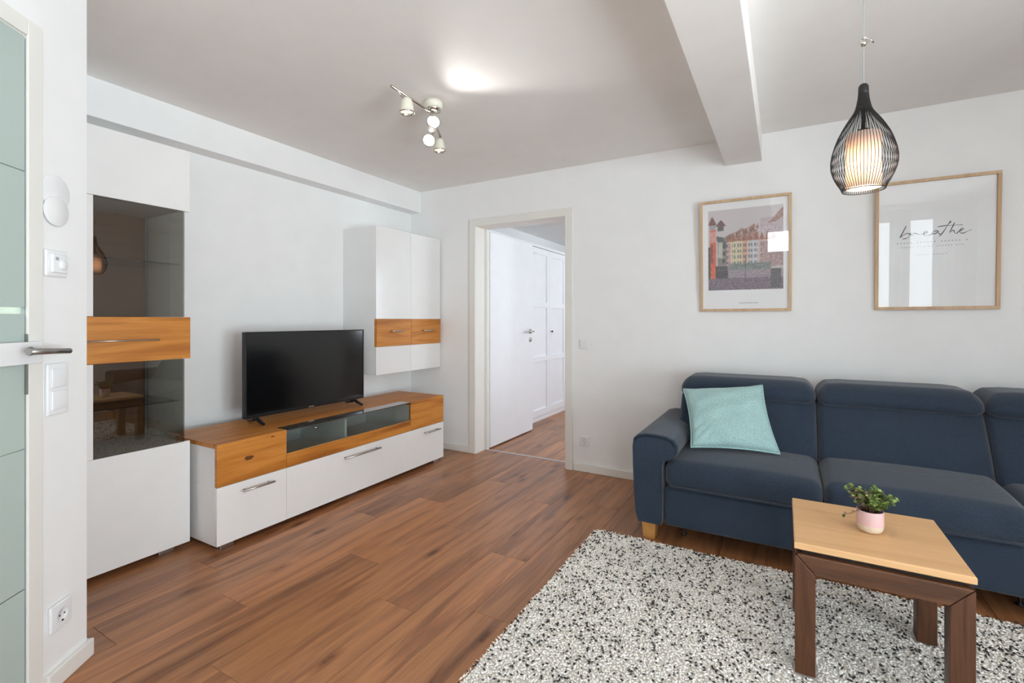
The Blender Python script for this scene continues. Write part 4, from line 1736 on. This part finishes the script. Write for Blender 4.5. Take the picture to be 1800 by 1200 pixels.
def socket_back():
    S = thing('power_socket', 'white power socket low on the back wall beside the sofa', 'socket', (1.786, 0, .24))
    x, z, h = 1.786, .240, .040
    pl_ = MB().rbox((x - h, -.010, z - h), (x + h, -.0005, z + h), .004, 3, 2).build('cover_plate', 'plastic', S)
    mb = MB().lathe([(.0215, -.0125), (.0195, -.0125), (.0185, -.0050), (0, -.0045)], (x, 0, z), 28, axis='y')
    mb.build('insert', 'plastic', pl_)
    mb = MB()
    for dx in (-.0095, .0095):
        mb.lathe([(0, -.0135), (.0027, -.0135), (.0027, -.0130)], (x + dx, 0, z), 10, axis='y')
    for dz in (-.017, .017):
        mb.box((x - .003, -.0138, z + dz - .002), (x + .003, -.0126, z + dz + .002), 0)
    mb.build('contact', 'gap', pl_)


socket_back()
S = thing('light_switch', 'single white light switch beside the bedroom doorway', 'switch', (1.781, 0, 1.003))
MB().rbox((1.741, -.010, .963), (1.821, -.0005, 1.043), .004, 3, 2).build('cover_plate', 'plastic', S)
MB().rbox((1.7535, -.0145, .9755), (1.8085, -.0102, 1.0305), .002, 2, 2).build('rocker', 'plastic', S)


def oth(name, label, cat, t, z):
    """a thing fixed to the oblique wall; parts are built in its own frame (x along wall, y out, z up)"""
    d = Vector((.596, -.803, 0))
    o = bpy.data.objects.new(name, None)
    COL.objects.link(o)
    o.location = Vector(OB_LOC) + d * t + Vector((0, 0, z))
    o.rotation_euler = (0, 0, OB_ROT)
    o['label'] = label
    o['category'] = cat
    ORG[o.name] = Vector((0, 0, 0))
    return o


h = .0425
S = oth('light_switch', 'double white rocker switch near the glazed door handle', 'switch', .136, .967)
MB().rbox((-.042, .0005, -.0835), (.042, .011, .0835), .005, 3, 3).build('cover_plate', 'plastic', S)
MB().rbox((-.030, .0112, .006), (.030, .0165, .066), .002, 2, 2).build('rocker', 'plastic', S)
MB().rbox((-.030, .0112, -.066), (.030, .0165, -.006), .002, 2, 2).build('rocker', 'plastic', S)
S = oth('thermostat', 'small white room thermostat between the round covers and the switch', 'thermostat', .142, 1.372)
MB().rbox((-.043, .0005, -.043), (.043, .012, .043), .005, 3, 3).build('cover_plate', 'plastic', S)
bd_ = MB().rbox((-.030, .0122, -.030), (.030, .022, .030), .003, 2, 2).build('housing', 'plastic', S)
MB().lathe([(.015, .0222), (.0145, .027), (.012, .029), (0, .029)], (-.008, 0, -.004), 26, axis='y').build('dial', 'white_matt', S)
MB().box((.008, .0222, .010), (.020, .0226, .020), .0).build('window', 'seal', bd_)
S = oth('power_socket', 'white power socket low on the oblique wall by the glazed door', 'socket', .124, .226)
MB().rbox((-.042, .0005, -.042), (.042, .012, .042), .005, 3, 3).build('cover_plate', 'plastic', S)
MB().lathe([(.0225, .0145), (.0205, .0150), (.0190, .0125), (0, .0122)], (0, 0, 0), 28, axis='y').build('insert', 'plastic', S)
mb = MB()
for dx in (-.0095, .0095):
    mb.lathe([(0, .0132), (.0028, .0132), (.0028, .0124)], (dx, 0, 0), 10, axis='y')
mb.box((-.003, .0124, -.0205), (.003, .0160, -.0165), 0)
mb.build('contact', 'gap', S)
c = MB().lathe([(.0, .0060), (.046, .0060), (.048, .0045), (.048, .0002)], (0, 0, 0), 40, axis='y').build('cover_plate', 'white_matt')
c.name = 'wall_cover'
c.location = Vector(OB_LOC) + Vector((.596, -.803, 0)) * .139 + Vector((.803 * .0042, .596 * .0042, 1.543))
c.rotation_euler = (0, 0, OB_ROT)
tag(c, 'lower of two overlapping round white wall covers above the thermostat', 'wall cover')
c = MB().lathe([(.0, .0030), (.055, .0030), (.057, .0020), (.057, .0002)], (0, 0, 0), 40, axis='y').build('cover_plate', 'white_matt')
c.name = 'wall_cover'
c.location = Vector(OB_LOC) + Vector((.596, -.803, 0)) * .135 + Vector((.803 * .0006, .596 * .0006, 1.604))
c.rotation_euler = (0, 0, OB_ROT)
tag(c, 'upper, fainter of two overlapping round white wall covers above the thermostat', 'wall cover')
